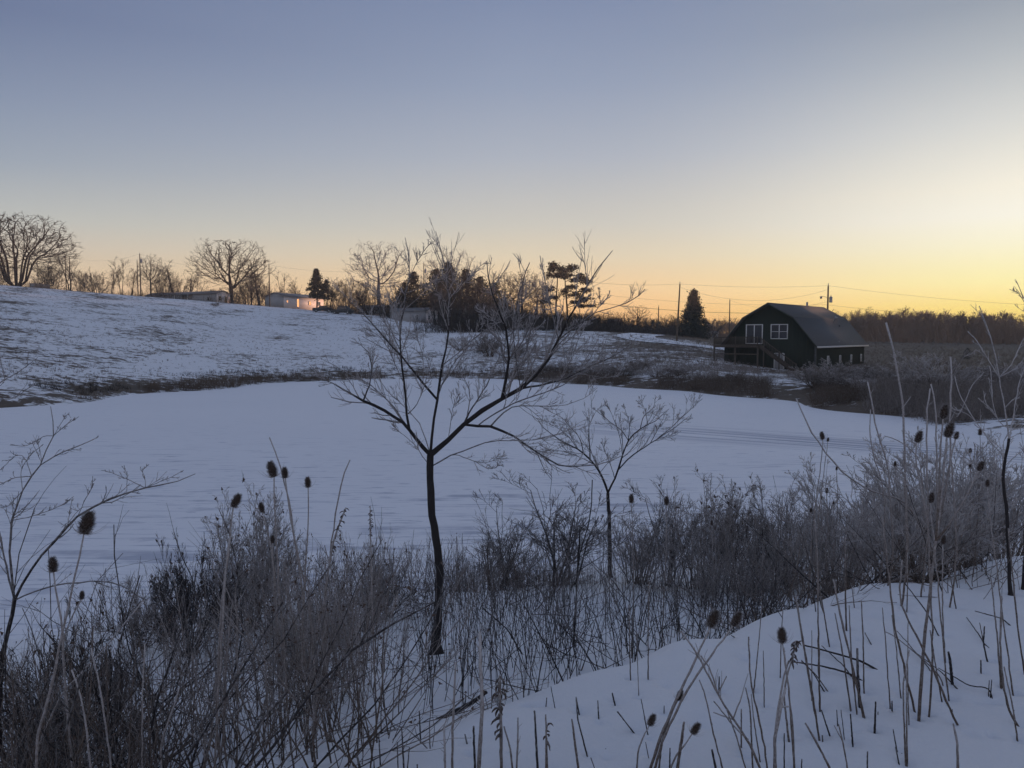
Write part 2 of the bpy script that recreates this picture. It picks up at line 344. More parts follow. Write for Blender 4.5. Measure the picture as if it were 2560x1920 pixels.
# a band of sled and skid tracks to the right
mp = m.n('ShaderNodeMapping'); mp.inputs['Location'].default_value = (-13, -34.5, 0); m.l(tcn.outputs['Object'], mp.inputs[0])
mp2 = m.n('ShaderNodeMapping'); mp2.inputs['Rotation'].default_value = (0, 0, R_(33)); m.l(mp.outputs[0], mp2.inputs[0])
s2 = m.n('ShaderNodeSeparateXYZ'); m.l(mp2.outputs[0], s2.inputs[0])
tn = m.n('ShaderNodeTexNoise'); tn.inputs['Scale'].default_value = 1.0; tn.inputs['Detail'].default_value = 4; tn.inputs['Distortion'].default_value = .35
mp3 = m.n('ShaderNodeMapping'); mp3.inputs['Scale'].default_value = (.06, 2.4, 1); m.l(mp2.outputs[0], mp3.inputs[0]); m.l(mp3.outputs[0], tn.inputs[0])
band = m.math('MULTIPLY', m.step(m.math('ABSOLUTE', s2.outputs[1]), 3.4, 1.0), m.step(m.math('ABSOLUTE', s2.outputs[0]), 14, 7))
k2_ = m.math('MULTIPLY', m.step(tn.outputs[0], .45, .54), band)
k = m.math('MAXIMUM', m.math('MULTIPLY', k, .8), m.math('MULTIPLY', k2_, .95))
m.col(m.mix(k, m.mix(big, (.80, .81, .85), (.86, .87, .90)), (.40, .43, .52))); m.bump(m.noise(9, 5, rough=.7), .25, .012)
pd = MB(); pd.add([(-120, 5, 0), (70, 5, 0), (70, 125, 0), (-120, 125, 0)], np.array([(0, 1, 2, 3)])); pond = pd.build('frozen_pond', m.m); tag(pond, kind='structure')
# ------------------------------------------------------------ buildings and poles
white = simple('white trim paint', (.62, .61, .60), .5, .08); siding = simple('grey siding', (.32, .32, .33), .6, .08, 2.0, sx=(.2, .2, 8))
sunsid = simple('sun-tinted siding', (.78, .70, .66), .6, .08, 2.0, sx=(.2, .2, 8)); roofgrey = simple('grey metal roof', (.16, .16, .165), .5, .15, 1.2)  # sunlight put into the colour: paler, warmer siding for sun-facing walls
shingle = simple('grey shingles', (.105, .108, .112), .85, .22, 5.0, sx=(1, 1, 6)); green = simple('dark green wood siding', (.015, .023, .016), .7, .25, 2.5, sx=(9, 9, .4))
deckw = simple('weathered deck wood', (.085, .068, .055), .8, .3, 8.0, sx=(1, 1, 1)); polew = simple('weathered pole wood', (.10, .075, .055), .8, .3, 5.0, sx=(6, 6, .5))
metal = simple('galvanised metal', (.30, .30, .31), .45, .15, 8, metal=.5); wirem = simple('dark cable', (.05, .05, .05), .6, .1)
doorm = simple('pale steel door', (.30, .30, .31), .5, .05); darkm = simple('dark paint', (.02, .022, .025), .35, .15, spec=.5); rubber = simple('rubber', (.02, .02, .02), .8, .1)
snowm = simple('settled snow', (.80, .81, .84), .7, .04, 3.0); cratew = simple('crate boards', (.24, .19, .16), .8, .2, 4.0)
gm = Mat('window glass', .06); gm.col((.02, .022, .028)); gm.b.inputs['Specular IOR Level'].default_value = .9; glass = gm.m
def win(parent, c, wd, ht, ax, nrm_, name='window', mull=1, cross=0, fr=.07, sill=True, fm=None):
    """window centred at c in its parent's frame, ax = unit vector along its width, nrm_ = outward"""
    c = np.array(c, float); ax = np.array(ax, float); n_ = np.array(nrm_, float); up = np.array((0, 0, 1.0))
    f = MB(); e = fr / 2
    for sgn in (-1, 1):
        f.bar(c + ax * sgn * (wd / 2 - e) - up * ht / 2 + n_ * .03, c + ax * sgn * (wd / 2 - e) + up * ht / 2 + n_ * .03, fr, .07)
        f.bar(c - ax * (wd / 2 - fr) + up * sgn * (ht / 2 - e) + n_ * .032, c + ax * (wd / 2 - fr) + up * sgn * (ht / 2 - e) + n_ * .032, .065, fr)
    for i in range(mull): 
        x = ax * ((i + 1) / (mull + 1) - .5) * wd; f.bar(c + x - up * (ht / 2 - fr) + n_ * .034, c + x + up * (ht / 2 - fr) + n_ * .034, fr * .9, .06)
    for i in range(cross):
        z = up * ((i + 1) / (cross + 1) - .5) * ht; f.bar(c - ax * (wd / 2 - fr) + z + n_ * .028, c + ax * (wd / 2 - fr) + z + n_ * .028, .05, fr * .5)
    fo = f.build(name, fm or white, parent)
    g = MB(); a = c + n_ * .012; g.add([a - ax * wd / 2 * .96 - up * ht / 2 * .97, a + ax * wd / 2 * .96 - up * ht / 2 * .97, a + ax * wd / 2 * .96 + up * ht / 2 * .97, a - ax * wd / 2 * .96 + up * ht / 2 * .97], np.array([(0, 1, 2, 3)]))
    g.build('pane', glass, fo); return fo
# ---- the barn: local x runs along the front from its right corner to the left, y runs back along the side
BX, BY = .647, .7625; BO = np.array([33.7, 86.0, .55]); BW, BL = 10.75, 18.0
barn = empty('green_barn', BO, math.atan2(BY, BX) - math.pi / 2, 'dark green gambrel barn with grey shingle roof and an upstairs patio door, across the pond', 'barn')
# in the barn's frame: side runs +y, front runs towards -x
def z_(z): return z - BO[2]
xs = [0, -2.35, -5.37, -8.4, -BW]; zs = [z_(3.62), z_(6.58), z_(8.26), z_(6.58), z_(3.62)]
w_ = MB(); w_.prism([(0, 0, -.8), (0, 0, zs[0]), (xs[1], 0, zs[1]), (xs[2], 0, zs[2]), (xs[3], 0, zs[3]), (-BW, 0, zs[4]), (-BW, 0, -.8)], (0, BL, 0))
w_.build('wall', green, barn)
bt = MB()
for i in range(int(BW / .4)):
    x = -.2 - i * .4; bt.bar((x, -.02, -.7), (x, -.02, np.interp(-x, [-a for a in xs], zs) - .1), .05, .03)
for i in range(int(BL / .4)): bt.bar((.02, .3 + i * .4, -.7), (.02, .3 + i * .4, zs[0] - .15), .03, .05)
bt.build('batten', green, barn)
rf = MB(); th = .16; o1 = .45
rx_ = [.32, -2.35, -5.37, -8.4, -BW - .32]; rz_ = [zs[0] - .3, zs[1], zs[2], zs[3], zs[0] - .3]; rz_ = [a + .12 for a in rz_]
for i in range(4):
    a, b = (rx_[i], rz_[i]), (rx_[i + 1], rz_[i + 1])
    rf.prism([(a[0], -o1, a[1]), (b[0], -o1, b[1]), (b[0], -o1, b[1] + th), (a[0], -o1, a[1] + th)], (0, BL + 2 * o1, 0))
roof = rf.build('roof', shingle, barn)
vp = MB(); vp.tubes([[(-5.5, 12.6, zs[2]), (-5.5, 12.6, zs[2] + .75)]], [[.12, .12]], 10, cap=True); vp.build('flue_pipe', metal, roof)
vp = MB(); vp.tubes([[(-2.1, 12.2, zs[1] - .35), (-1.85, 12.2, zs[1] + .25), (-1.7, 12.2, zs[1] + .45)]], [[.10, .10, .2]], 10, cap=True); vp.build('roof_vent', metal, roof)
vp = MB(); vp.tubes([[(-1.7, 13.0, zs[1] - 1.0), (-1.55, 13.0, zs[1] - .55)]], [[.08, .12]], 8, cap=True); vp.build('roof_vent', darkm, roof)
for y_ in (8.0, 13.0):
    vp = MB(); vp.tubes([[(-.15, y_, zs[0] + .15), (.05, y_, zs[0] + .45)]], [[.06, .07]], 8, cap=True); vp.build('roof_vent', metal, roof)
fa = MB()
fa.bar((.38, -o1, rz_[0] + .02), (.38, BL + o1, rz_[0] + .02), .12, .20); fa.build('gutter', white, barn)
rk = MB()
for i in range(4):
    a, b = (rx_[i], rz_[i]), (rx_[i + 1], rz_[i + 1])
    rk.prism([(a[0], -o1 - .03, a[1] - .08), (b[0], -o1 - .03, b[1] - .08), (b[0], -o1 - .03, b[1] + .1), (a[0], -o1 - .03, a[1] + .1)], (0, .028, 0))
rk.build('rake_board', simple('dull green trim', (.05, .06, .05)), barn)
cb = MB(); cb.box((.03, -.03, 1.2), (.16, .16, 3.7)); cb.build('corner_board', simple('corner trim', (.07, .075, .08)), barn)
win(barn, (-7.05, -.03, z_(4.92)), 2.05, 2.3, (1, 0, 0), (0, -1, 0), 'patio_door', 1, fr=.11)
win(barn, (-4.1, -.03, z_(5.2)), 2.0, 1.72, (1, 0, 0), (0, -1, 0), 'window', 1, 1, fr=.10)
for y_, wq in ((4.1, .5), (8.4, .5), (12.6, .5), (16.6, .5)): win(barn, (.03, y_, z_(1.95)), wq, .95, (0, 1, 0), (1, 0, 0), 'window', 0, 1, fr=.09)
dd = MB(); dd.box((-4.05, -.05, z_(1.62)), (1.0, .06, 2.05)); dd.build('door', doorm, barn)
df = MB()
for x_ in (-4.6, -3.5): df.box((x_, -.06, z_(1.64)), (.1, .09, 2.15))
df.box((-4.05, -.06, z_(2.72)), (1.0, .085, .1)); df.build('door_frame', white, barn)
dk = MB(); DZ = z_(3.62); DY0 = -2.3
for i in range(16): dk.box((-8.35, -.12 - i * .145, DZ), (5.4, .13, .04))
dk.bar((-11.05, DY0, DZ - .14), (-5.65, DY0, DZ - .14), .05, .22); dk.bar((-11.05, -.1, DZ - .14), (-11.05, DY0, DZ - .14), .05, .22); dk.bar((-5.65, -.1, DZ - .14), (-5.65, DY0, DZ - .14), .05, .22)
deck = dk.build('deck', deckw, barn)
for x_ in (-11.0, -8.4, -5.7): p_ = MB(); p_.bar((x_, DY0 + .1, -1.0), (x_, DY0 + .1, DZ - .26), .15); p_.build('post', deckw, deck)
p_ = MB(); p_.bar((-11.0, DY0 + .02, DZ - 1.0), (-5.7, DY0 + .02, DZ - 1.0), .05, .12); p_.build('brace', deckw, deck)
rl = MB()
for z in (DZ + .95, DZ + .12): rl.bar((-11.05, DY0 + .03, z), (-5.65, DY0 + .03, z), .05, .08); rl.bar((-11.02, -.1, z), (-11.02, DY0, z), .05, .08)
for i in range(42): rl.bar((-11.0 + i * .128, DY0 + .04, DZ + .1), (-11.0 + i * .128, DY0 + .04, DZ + .93), .035)
for i in range(16): rl.bar((-11.02, -.2 - i * .135, DZ + .1), (-11.02, -.2 - i * .135, DZ + .93), .035)
for x_ in (-11.0, -8.4, -5.7): rl.bar((x_, DY0 + .02, DZ), (x_, DY0 + .02, DZ + 1.05), .09)
rl.build('railing', deckw, deck)
stc = MB(); n_ = 16
for i in range(n_):
    t = (i + .5) / n_; stc.box((-5.5 + t * 4.2, DY0 + .65, DZ - t * 3.0), (.3, 1.0, .04))
for y_ in (DY0 + .15, DY0 + 1.15):
    stc.prism([(-5.6, y_, DZ + .02), (-5.6, y_, DZ - .28), (-1.2, y_, DZ - 3.35), (-1.2, y_, DZ - 3.0)], (0, .045, 0))
stair = stc.build('stair', deckw, barn)
sr = MB()
for y_ in (DY0 + .12,):
    for h_ in (.95, .12): sr.bar((-5.5, y_, DZ + h_), (-1.3, y_, DZ - 3.0 + h_), .05, .09)
    for i in range(24): x_ = -5.4 + i * .175; z0 = DZ - (x_ + 5.5) / 4.2 * 3.0; sr.bar((x_, y_ + .01, z0 + .1), (x_, y_ + .01, z0 + .93), .04)
for x_ in (-5.0, -3.2, -1.3): z0 = DZ - (x_ + 5.5) / 4.2 * 3.0; sr.bar((x_, DY0 + .1, -1.0 if x_ > -4 else -1.0), (x_, DY0 + .1, z0 + 1.05), .10)
sr.build('handrail', deckw, stair)
# ---- the mobile homes on the hill
lm = Mat('sun glow pane', .3); lm.col((.5, .3, .15)); lm.b.inputs['Emission Color'].default_value = (1, .42, .14, 1); lm.b.inputs['Emission Strength'].default_value = 1.1; glowpane = lm.m  # emission in the panes stands in for the low sun's reflection
def home(name, label, cat, pr, D, ex, Ls, We, zb, hw, rh, side_mat, end_mat, wins, endwins=(), roofm=None, porch=None, flip=1, lit=False):
    """long side runs to the left of the near corner (flip=-1: to the right); the short end goes back"""
    o = np.array([(pr - 1280) / F * D, D, zb]); ang = math.atan2(ex[1], ex[0]) - (0 if flip == -1 else math.pi / 2)
    e = empty(name, o, ang, label, cat)
    # frame: flip=1 -> end runs +y, side runs -x ; flip=-1 -> side runs +x, end runs +y
    sg = -1 if flip == 1 else 1
    w = MB(); w.box((sg * Ls / 2, We / 2, hw / 2 + .25), (Ls, We, hw + .5)); wl = w.build('wall', side_mat, e)
    g = MB(); 
    for x in (0.004, ): g.prism([(-sg * x, 0, hw + .5), (-sg * x, We, hw + .5), (-sg * x, We / 2, hw + .5 + rh)], (sg * Ls, 0, 0))
    g.build('gable', end_mat, e)
    r = MB(); t = .09
    for a, b in ((-.3, We / 2), (We + .3, We / 2)):
        za = hw + .5 - rh * .3 / (We / 2); r.prism([(-sg * .3, a, za + .02), (-sg * .3, b, hw + .5 + rh + .02), (-sg * .3, b, hw + .5 + rh + .02 + t), (-sg * .3, a, za + .02 + t)], (sg * (Ls + .6), 0, 0))
    r.build('roof', roofm or roofgrey, e)
    s = MB(); s.box((sg * Ls / 2, We / 2, .1), (Ls - .1, We - .1, .9)); s.build('skirting', white, e)
    for i_, (x, z, a, b) in enumerate(wins):
        f_ = win(e, (sg * x, -.015, z), a, b, (1, 0, 0), (0, -1, 0), 'window' if b < 1.6 else 'door', 0, 1)
        if lit and i_ < 3: f_.children[0].data.materials[0] = glowpane; tag(f_, 'orange glowing ' + f_.name.split('.')[0])
    if end_mat is not side_mat: ep = MB(); ep.box((-sg * .012, We / 2, hw / 2 + .26), (.02, We, hw + .48)); ep.build('toned_end', end_mat, e)  # end toned apart from the long side
    for y, z, a, b in endwins: win(e, (-sg * .02, y, z), a, b, (0, 1, 0), (-sg, 0, 0), 'window' if b < 1.6 else 'door', 0, 1)
    if porch:
        x0, x1, dp = porch; p = MB(); p.box((sg * (x0 + x1) / 2, -dp / 2, hw + .3), (x1 - x0, dp, .1)); p.build('porch_roof', roofgrey, e)
        for x in (x0, (x0 + x1) / 2, x1): p = MB(); p.box((sg * x, -dp + .1, hw / 2), (.1, .1, hw + .5)); p.build('post', white, e)
        p = MB(); p.box((sg * (x0 + x1) / 2, -dp, .9), (x1 - x0, .05, .7)); p.build('railing', white, e)
    return e
E1 = (.456, .89)
home('mobile_home', 'long grey mobile home with a porch, below the lone round crowned bare tree', 'mobile home', 545, 206, E1, 28.0, 4.6, float(zf(-78, 206)) - .5, 2.9, .75, siding, sunsid, [(3.0, 2.0, .9, 1.0), (16.5, 2.0, .9, 1.0), (19, 2.1, .8, 1.0), (22, 2.1, .8, 1.0), (25, 2.1, .8, 1.0)], [(1.1, 2.1, .9, 1.2), (3.1, 1.75, .9, 2.0)], porch=(9.0, 14.0, 1.8))
home('mobile_home', 'short mobile home whose long side glows pink in the first sun', 'mobile home', 712, 186, (.369, .93), 16.0, 5.4, float(zf(-55, 186)) - .2, 2.4, .9, sunsid, siding, [(1.3, 1.7, .6, .6), (5.4, 1.5, .9, 2.0), (10.2, 1.6, .9, 1.0), (14.2, 1.6, .8, 1.0)], roofm=roofgrey, flip=-1, lit=True)
home('shed', 'small white shed beside the pink lit mobile home, left of the middle mobile home', 'shed', 962, 186, (.3, .954), 6.2, 3.0, float(zf(-31, 186)) - .1, 1.6, .6, simple('shed paint', (.5, .5, .52)), siding, [(3.0, 1.2, .6, .6)])
home('mobile_home', 'grey mobile home with a pink end, half hidden behind the front tree branches', 'mobile home', 1066, 166, (.50, .866), 9.4, 4.2, float(zf(-18.4, 166)) - .2, 2.3, .7, siding, sunsid, [(2.4, 1.5, .9, .9), (6.5, 1.5, .9, .9)], [(1.0, 1.4, .7, 1.0), (3.0, 1.1, .8, 1.9)])
home('house', 'tiny far gabled house glowing orange among dark brush, right of the two tall pines', 'house', 1553, 262, (.05, 1.0), 3.9, 6.0, float(zf(37, 262)) - .3, 3.0, 1.6, sunsid, sunsid, [(1.9, 1.3, .9, .9)], roofm=simple('sun-tinted roof', (.32, .22, .17)))  # orange of the low sun put into the roof colour
home('shed', 'low pale shed in the far field left of the green barn', 'shed', 1793, 235, (.3, .95), 4.6, 4.0, float(zf(62, 235)) - .2, 1.1, .5, simple('pale steel', (.5, .5, .52)), siding, [], roofm=snowm)
# crates on the hill crest at far left
for i, (px, mt_, lab) in enumerate(((91, 'grey', 'grey crate at the left end of the row on the hill crest'), (105, 'tan', 'middle crate of the row on the hill crest under the great bare tree'), (122, 'pink', 'right hand crate of the row on the hill crest, apart from the other two'))):
    g0 = gat(px, 178.0); e = empty('crate', g0 - np.array([0, 0, .1]), .3, lab, 'crate', 'crates in a row on the hill crest')
    a = MB(); a.box((0, 0, .68), (1.25, 1.2, 1.2)); a.build('box', siding if i == 0 else cratew, e)
    a = MB()
    for z in (.15, .55, .95, 1.25): a.box((0, 0, z), (1.32, 1.27, .09))
    for x in (-.6, .6): a.box((x, 0, .7), (.11, 1.31, 1.24))
    a.build('slats', cratew, e)
# parked cars
def car(px, D, rz, label, ln=4.5, hh=1.5):
    g0 = gat(px, D); e = empty('parked_car', g0, rz, label, 'car', 'cars parked by the pink lit mobile home')
    b = MB(); k = ln / 2; y = .88
    prof = [(-k, .35), (-k, .85), (-k * .93, 1.0), (-k * .45, 1.05), (-k * .25, hh), (k * .45, hh), (k * .72, 1.05), (k * .98, .95), (k, .7), (k, .35)]
    b.prism([(x_, -y, z_) for x_, z_ in prof], (0, 2 * y, 0)); bo = b.build('body', darkm, e)
    for sy in (-1, 1):
        g = MB(); g.add([(-k * .4, sy * (y + .006), 1.06), (-k * .24, sy * (y + .006), hh - .08), (k * .42, sy * (y + .006), hh - .08), (k * .64, sy * (y + .006), 1.06)], np.array([(0, 1, 2, 3)])); g.build('side_window', glass, bo)
        for x_ in (-k * .62, k * .62):
            g = MB(); g.tubes([[(x_, sy * (y - .2), .34), (x_, sy * (y + .03), .34)]], [[.34, .34]], 16, cap=True); wh = g.build('wheel', rubber, e)
            g = MB(); g.tubes([[(x_, sy * (y + .02), .34), (x_, sy * (y + .05), .34)]], [[.19, .17]], 12, cap=True); g.build('rim', metal, wh)
    return e
car(808, 178, .25, 'dark rounded car parked at the end of the pink lit mobile home'); car(858, 176, -.2, 'dark taller car with a boxy cab, parked right of the rounded car', 5.0, 1.85)
# utility poles and wires
def pole(px, ytop, D, label, r=.15, xarm=False, trans=None, lamp=False, lean=0.0, stub=0.0):
    g0 = gat(px, D); top = at(px, ytop, D)
    h = top[2] - g0[2]; e = empty('utility_pole', g0, 0, label, 'utility pole')
    p = MB(); p.tubes([[(0, 0, -.4), (lean / 2, 0, h / 2), (lean, 0, h)]], [[r, r * .85, r * .65]], 10, cap=True); p.build('shaft', polew, e)
    p = MB(); p.tubes([[(lean, 0, h - .1), (lean, 0, h + .35)]], [[.05, .07]], 8, cap=True); p.build('insulator', metal, e)
    if trans: p = MB(); z = h * trans; p.tubes([[(.42, -.1, z - .45), (.42, -.1, z + .4), (.42, -.1, z + .48)]], [[.24, .24, .12]], 14, cap=True); p.bar((0, 0, z + .2), (.4, -.1, z + .2), .07); t_ = p.build('transformer', metal, e); b_ = MB(); b_.tubes([[(.42, -.1, z + .45), (.42, -.1, z + .75)]], [[.05, .05]], 6, cap=True); b_.build('bushing', metal, t_)
    if lamp:
        z = h - 1.75; p = MB(); p.tubes([[(0, 0, z - .25), (-.5, -.1, z), (-1.1, -.2, z + .05)]], [[.03, .03, .03]], 6); q_ = p.build('lamp_arm', metal, e)
        p = MB(); p.tubes([[(-1.15, -.2, z + .1), (-1.15, -.2, z), (-1.15, -.2, z - .3)]], [[.06, .2, .15]], 12, cap=True); p.build('lamp_shade', metal, q_)
    return g0 + np.array([lean, 0, h])
pA = pole(1691, 710, 122, 'tall bare leaning pole standing left of the dark spruce', .15, lean=.4)
pB = pole(1645, 767, 190, 'short thin pole between the far lit house and the spruce')
pC = pole(1822, 750, 185, 'thin pole between the spruce and the green barn')
pD = pole(2066, 714, 122, 'pole with transformer and lamp arm rising behind the barn roof', .17, trans=.80, lamp=True)
pE = pole(357, 635, 196, 'dark pole with a transformer at the left end of the long mobile home', .16, trans=.84)
pF = pole(172, 640, 212, 'slim pole among the bare trees right of the great tree on the crest', .14)
pG = pole(677, 662, 181, 'pole in front of the mobile home glowing pink', .14)
pH = pole(1061, 658, 187, 'pole with transformer between the dark cedars in the middle', .14, trans=.86)
pI = pole(1560, 785, 215, 'white post right of the tiny lit house', .10)
pJ = pole(350, 652, 199, 'shorter pole close behind the transformer pole on the left', .13)
def wire(a, b, sag, label, r=.012):
    t = np.linspace(0, 1, 26)[:, None]; P = np.array(a) * (1 - t) + np.array(b) * t; P[:, 2] -= sag * 4 * (t * (1 - t))[:, 0]
    w = MB(); w.tubes(P, np.full(26, r), 4); tag(w.build('overhead_wire', wirem), label, 'wire')
far_r = at(2900, 770, 118)
wire(pA, at(1380, 690, 140), .7, 'top wire running left from the tall leaning pole')
wire(pA, pD, .35, 'top wire between the tall leaning pole and the transformer pole')
wire(pA - np.array([0, 0, .5]), pD - np.array([0, 0, .6]), 1.9, 'sagging lower wire between the tall leaning pole and the transformer pole')
wire(pD, far_r, .9, 'top wire running right from the transformer pole')
wire(at(1400, 722, 150), at(2066, 762, 124), 1.0, 'middle wire crossing behind the spruce')
wire(at(2066, 762, 124), at(2900, 800, 118), .9, 'lower wire running right over the far wood')
wire(at(1420, 744, 150), at(1890, 783, 120), .7, 'lowest thick wire running down to the barn', .026)
wire(pF, pE, 1.5, 'wire between the two left poles on the crest'); wire(pE, pG, 1.8, 'wire above the long mobile home'); wire(pG, pH, 1.8, 'wire from the hill pole toward the dark cedars'); wire(pH, at(1400, 722, 150), 1.5, 'wire leaving the cedars toward the pines')
wire(pC, pD - np.array([0, 0, 2.5]), 1.5, 'thin wire from the thin pole toward the transformer pole')
# the driveway
cps = [(1990, 902), (1900, 884), (1800, 872), (1730, 864), (1670, 857), (1620, 850), (1590, 844), (1590, 839), (1625, 836), (1680, 836)]
dw = np.array([hit(*c) for c in cps]); tt = np.linspace(0, len(dw) - 1, 90); dwp = np.stack([np.interp(tt, np.arange(len(dw)), dw[:, i]) for i in range(3)], 1)
for _ in range(6): dwp[1:-1] = (dwp[:-2] + dwp[1:-1] * 2 + dwp[2:]) / 4
tg = nrm(np.gradient(dwp, axis=0)); sd_ = np.stack([-tg[:, 1], tg[:, 0], np.zeros(len(tg))], 1)
offs = np.linspace(-3.3, 3.3, 31); V = dwp[:, None, :] + sd_[:, None, :] * offs[None, :, None]
V[..., 2] = zf(V[..., 0], V[..., 1]) + .10 - .05 * (np.exp(-((np.abs(offs) - .85) / .25) ** 2))[None]
n0, n1_ = V.shape[:2]; ii = np.arange(n0 * n1_).reshape(n0, n1_); qq = np.stack([ii[:-1, :-1], ii[1:, :-1], ii[1:, 1:], ii[:-1, 1:]], -1).reshape(-1, 4)
m = Mat('driven snow', .7); rut = m.attr('frost'); m.col(m.mix(m.step(m.math('ADD', rut, m.noise(1.5, 4)), .75, 1.3), (.78, .80, .84), (.16, .14, .12)))
dm = MB(); dm.add(V.reshape(-1, 3), qq, np.tile(np.exp(-((np.abs(offs) - .85) / .2) ** 2), n0)); tag(dm.build('driveway', m.m, smooth=True), kind='structure')
# ------------------------------------------------------------ background trees
def ring(n, tilt, h, K=8, curl=.05, up=.03, r=.02, spread=.0, tl=.5, r1=.35):
    az = rng.uniform(0, 6.283, n); ti = tilt * rng.uniform(.15, 1, n)
    d = np.stack([np.cos(az) * np.sin(ti), np.sin(az) * np.sin(ti), np.cos(ti)], 1)
    st = np.stack([np.cos(az) * spread * rng.uniform(0, 1, n), np.sin(az) * spread * rng.uniform(0, 1, n), np.zeros(n) - .02], 1)
    return walk(st, d, h * rng.uniform(tl, 1, n), K, curl, up, np.full(n, r) * rng.uniform(.6, 1, n), r1)
def colonize(trunk, ctr, rad, n=1100, step=.022, kill=.03, shape=None, squash=0.0, it=90, tip=.0015, pw=2.35, gap=.35):
    """grow limbs toward points spread through a crown volume; returns chains (points, radii)"""
    u = rng.normal(size=(n * 3, 3)); u /= np.linalg.norm(u, axis=1)[:, None]; q = u * (rng.uniform(gap ** 3, 1, (n * 3, 1)) ** (1 / 3.)) 
    lump = 1 + .10 * np.sin(u[:, 0] * 5 + 1) * np.sin(u[:, 2] * 6) + .07 * np.sin(u[:, 1] * 9 + u[:, 2] * 7)
    q = q * lump[:, None]; q[:, 2] = np.where(q[:, 2] < 0, q[:, 2] * (1 - squash), q[:, 2]); A = (q * np.array(rad) + np.array(ctr))[:n]
    N_ = [np.array(p, float) for p in trunk]; par = [-1] + [i for i in range(len(trunk) - 1)] if shape is None else list(shape)
    for _ in range(it):
        P = np.array(N_); d2 = ((A[:, None] - P[None]) ** 2).sum(-1); k = d2.argmin(1); dm = d2[np.arange(len(A)), k]
        keep = dm > kill ** 2; A, k = A[keep], k[keep]
        if len(A) < 5: break
        D = nrm(A - P[k]); acc = np.zeros_like(P); np.add.at(acc, k, D); use = np.unique(k)
        dirs = nrm(nrm(acc[use]) + rng.normal(size=(len(use), 3)) * .18 + np.array([0, 0, .08]))
        for i, d in zip(use, dirs): N_.append(P[i] + d * step); par.append(int(i))
        if len(N_) > 5200: break
    P = np.array(N_); n_ = len(P); r = np.zeros(n_); ch = [[] for _ in range(n_)]
    for i in range(1, n_): ch[par[i]].append(i)
    for i in range(n_ - 1, -1, -1): r[i] = tip if not ch[i] else (sum(r[c] ** pw for c in ch[i])) ** (1 / pw)
    out = []; st = [(0, None)]
    while st:
        i, p0 = st.pop(); c = [i] if p0 is None else [p0, i]
        while ch[i]:
            o = sorted(ch[i], key=lambda j: -r[j]); st += [(j, i) for j in o[1:]]; i = o[0]; c.append(i)
        rr = r[c].copy()
        if p0 is not None: rr[0] = rr[1]
        out.append((P[c], rr))
    return out
def chains(t, c, ch, thr, fr, tips=5):
    by = {}
    for P, r in ch:
        K = min(max(len(P), 3), 12); x = np.linspace(0, len(P) - 1, K); Q = np.stack([np.interp(x, np.arange(len(P)), P[:, i]) for i in range(3)], 1); R = np.interp(x, np.arange(len(P)), r)
        by.setdefault((K, r[0] > thr), []).append((Q, R))
    for (K, big), l in by.items():
        A = np.stack([a for a, _ in l]); B = np.stack([b for _, b in l]); B[:, -1] *= .6
        (t if big else c).tubes(A, B, 6 if big else 3, fr * (.3 if big else 1))
        if not big and tips: a, b = kids(A, B, tips, .2, 1, .55, .6 if K < 5 else .32, 3, .12, .05, .8, .6, rmin=.0009); c.tubes(a, b, 3, fr); a, b = kids(a, b, 1, .3, 1, .5, .7, 3, .12, .05, .8, .7, rmin=.0008); c.tubes(a, b, 3, fr)
def tree_mesh(key, kind, mat='bark_far', fr=.35, tw=.0016):
    """unit height tree: trunk mesh and crown mesh"""
    t = MB(); c = MB()
    if kind == 'round':       # lone spreading oak
        chains(t, c, colonize([(0, 0, z * .03) for z in range(9)], (0, 0, .60), (.46, .40, .38), 1500, .024, .030, squash=.12, gap=.25), .008, fr); lv = None; cnt = ()
    elif kind == 'multi':     # great tree of several trunks
        tr = [(0, 0, 0)]; sh = [-1]
        for k in range(9):
            a_ = k * .7 + rng.uniform(0, .4); ti = rng.uniform(.02, .30); 
            for j in range(1, 15): tr.append((.05 * math.cos(a_) + j * .03 * math.sin(ti) * math.cos(a_), .05 * math.sin(a_) + j * .03 * math.sin(ti) * math.sin(a_), j * .03)); sh.append(0 if j == 1 else len(tr) - 2)
        chains(t, c, colonize(tr, (0, 0, .60), (.44, .40, .40), 2700, .022, .024, shape=sh, gap=.15, tip=.0014, pw=2.75), .006, fr); lv = None; cnt = ()
    elif kind == 'tall':      # oval crown, central stem
        chains(t, c, colonize([(.004 * math.sin(z), 0, z * .03) for z in range(16)], (0, 0, .60), (.33, .30, .40), 1100, .024, .032, gap=.1, tip=.0014), .007, fr); lv = None; cnt = ()
    elif kind == 'slim':
        P, R = ring(2, .12, 1, 9, .04, .02, .012, .03, .85); t.tubes(P, R, 5)
        a, b = kids(P, R, 12, .3, 1, .55, .4, 5, .1, .05, .5, .3); lv = (a, b); c.tubes(a, b, 3, fr); cnt = ((6, .5), (4, .5))
    else:                     # bushy: many stems from the ground
        P, R = ring(12, .7, 1, 7, .09, .03, .011, .12, .55); t.tubes(P, R, 4)
        a, b = kids(P, R, 8, .1, 1, .65, .5, 5, .12, .04, .5, .3); lv = (a, b); c.tubes(a, b, 3, fr); cnt = ((6, .5), (5, .5))
    if lv: a, b = lv
    for i, (m_, l_) in enumerate(cnt):
        a, b = kids(a, b, m_, .15, 1, .62, l_, 4, .13, .04, .55, .5, rmin=tw); c.tubes(a, b, 3, fr)
    z = max(v[:, 2].max() for v in c.v)
    for q_ in (t, c): q_.v = [v / z for v in q_.v]
    return t.mesh(key + '_trunk', M[mat]), c.mesh(key + '_crown', M[mat])
TM = {}
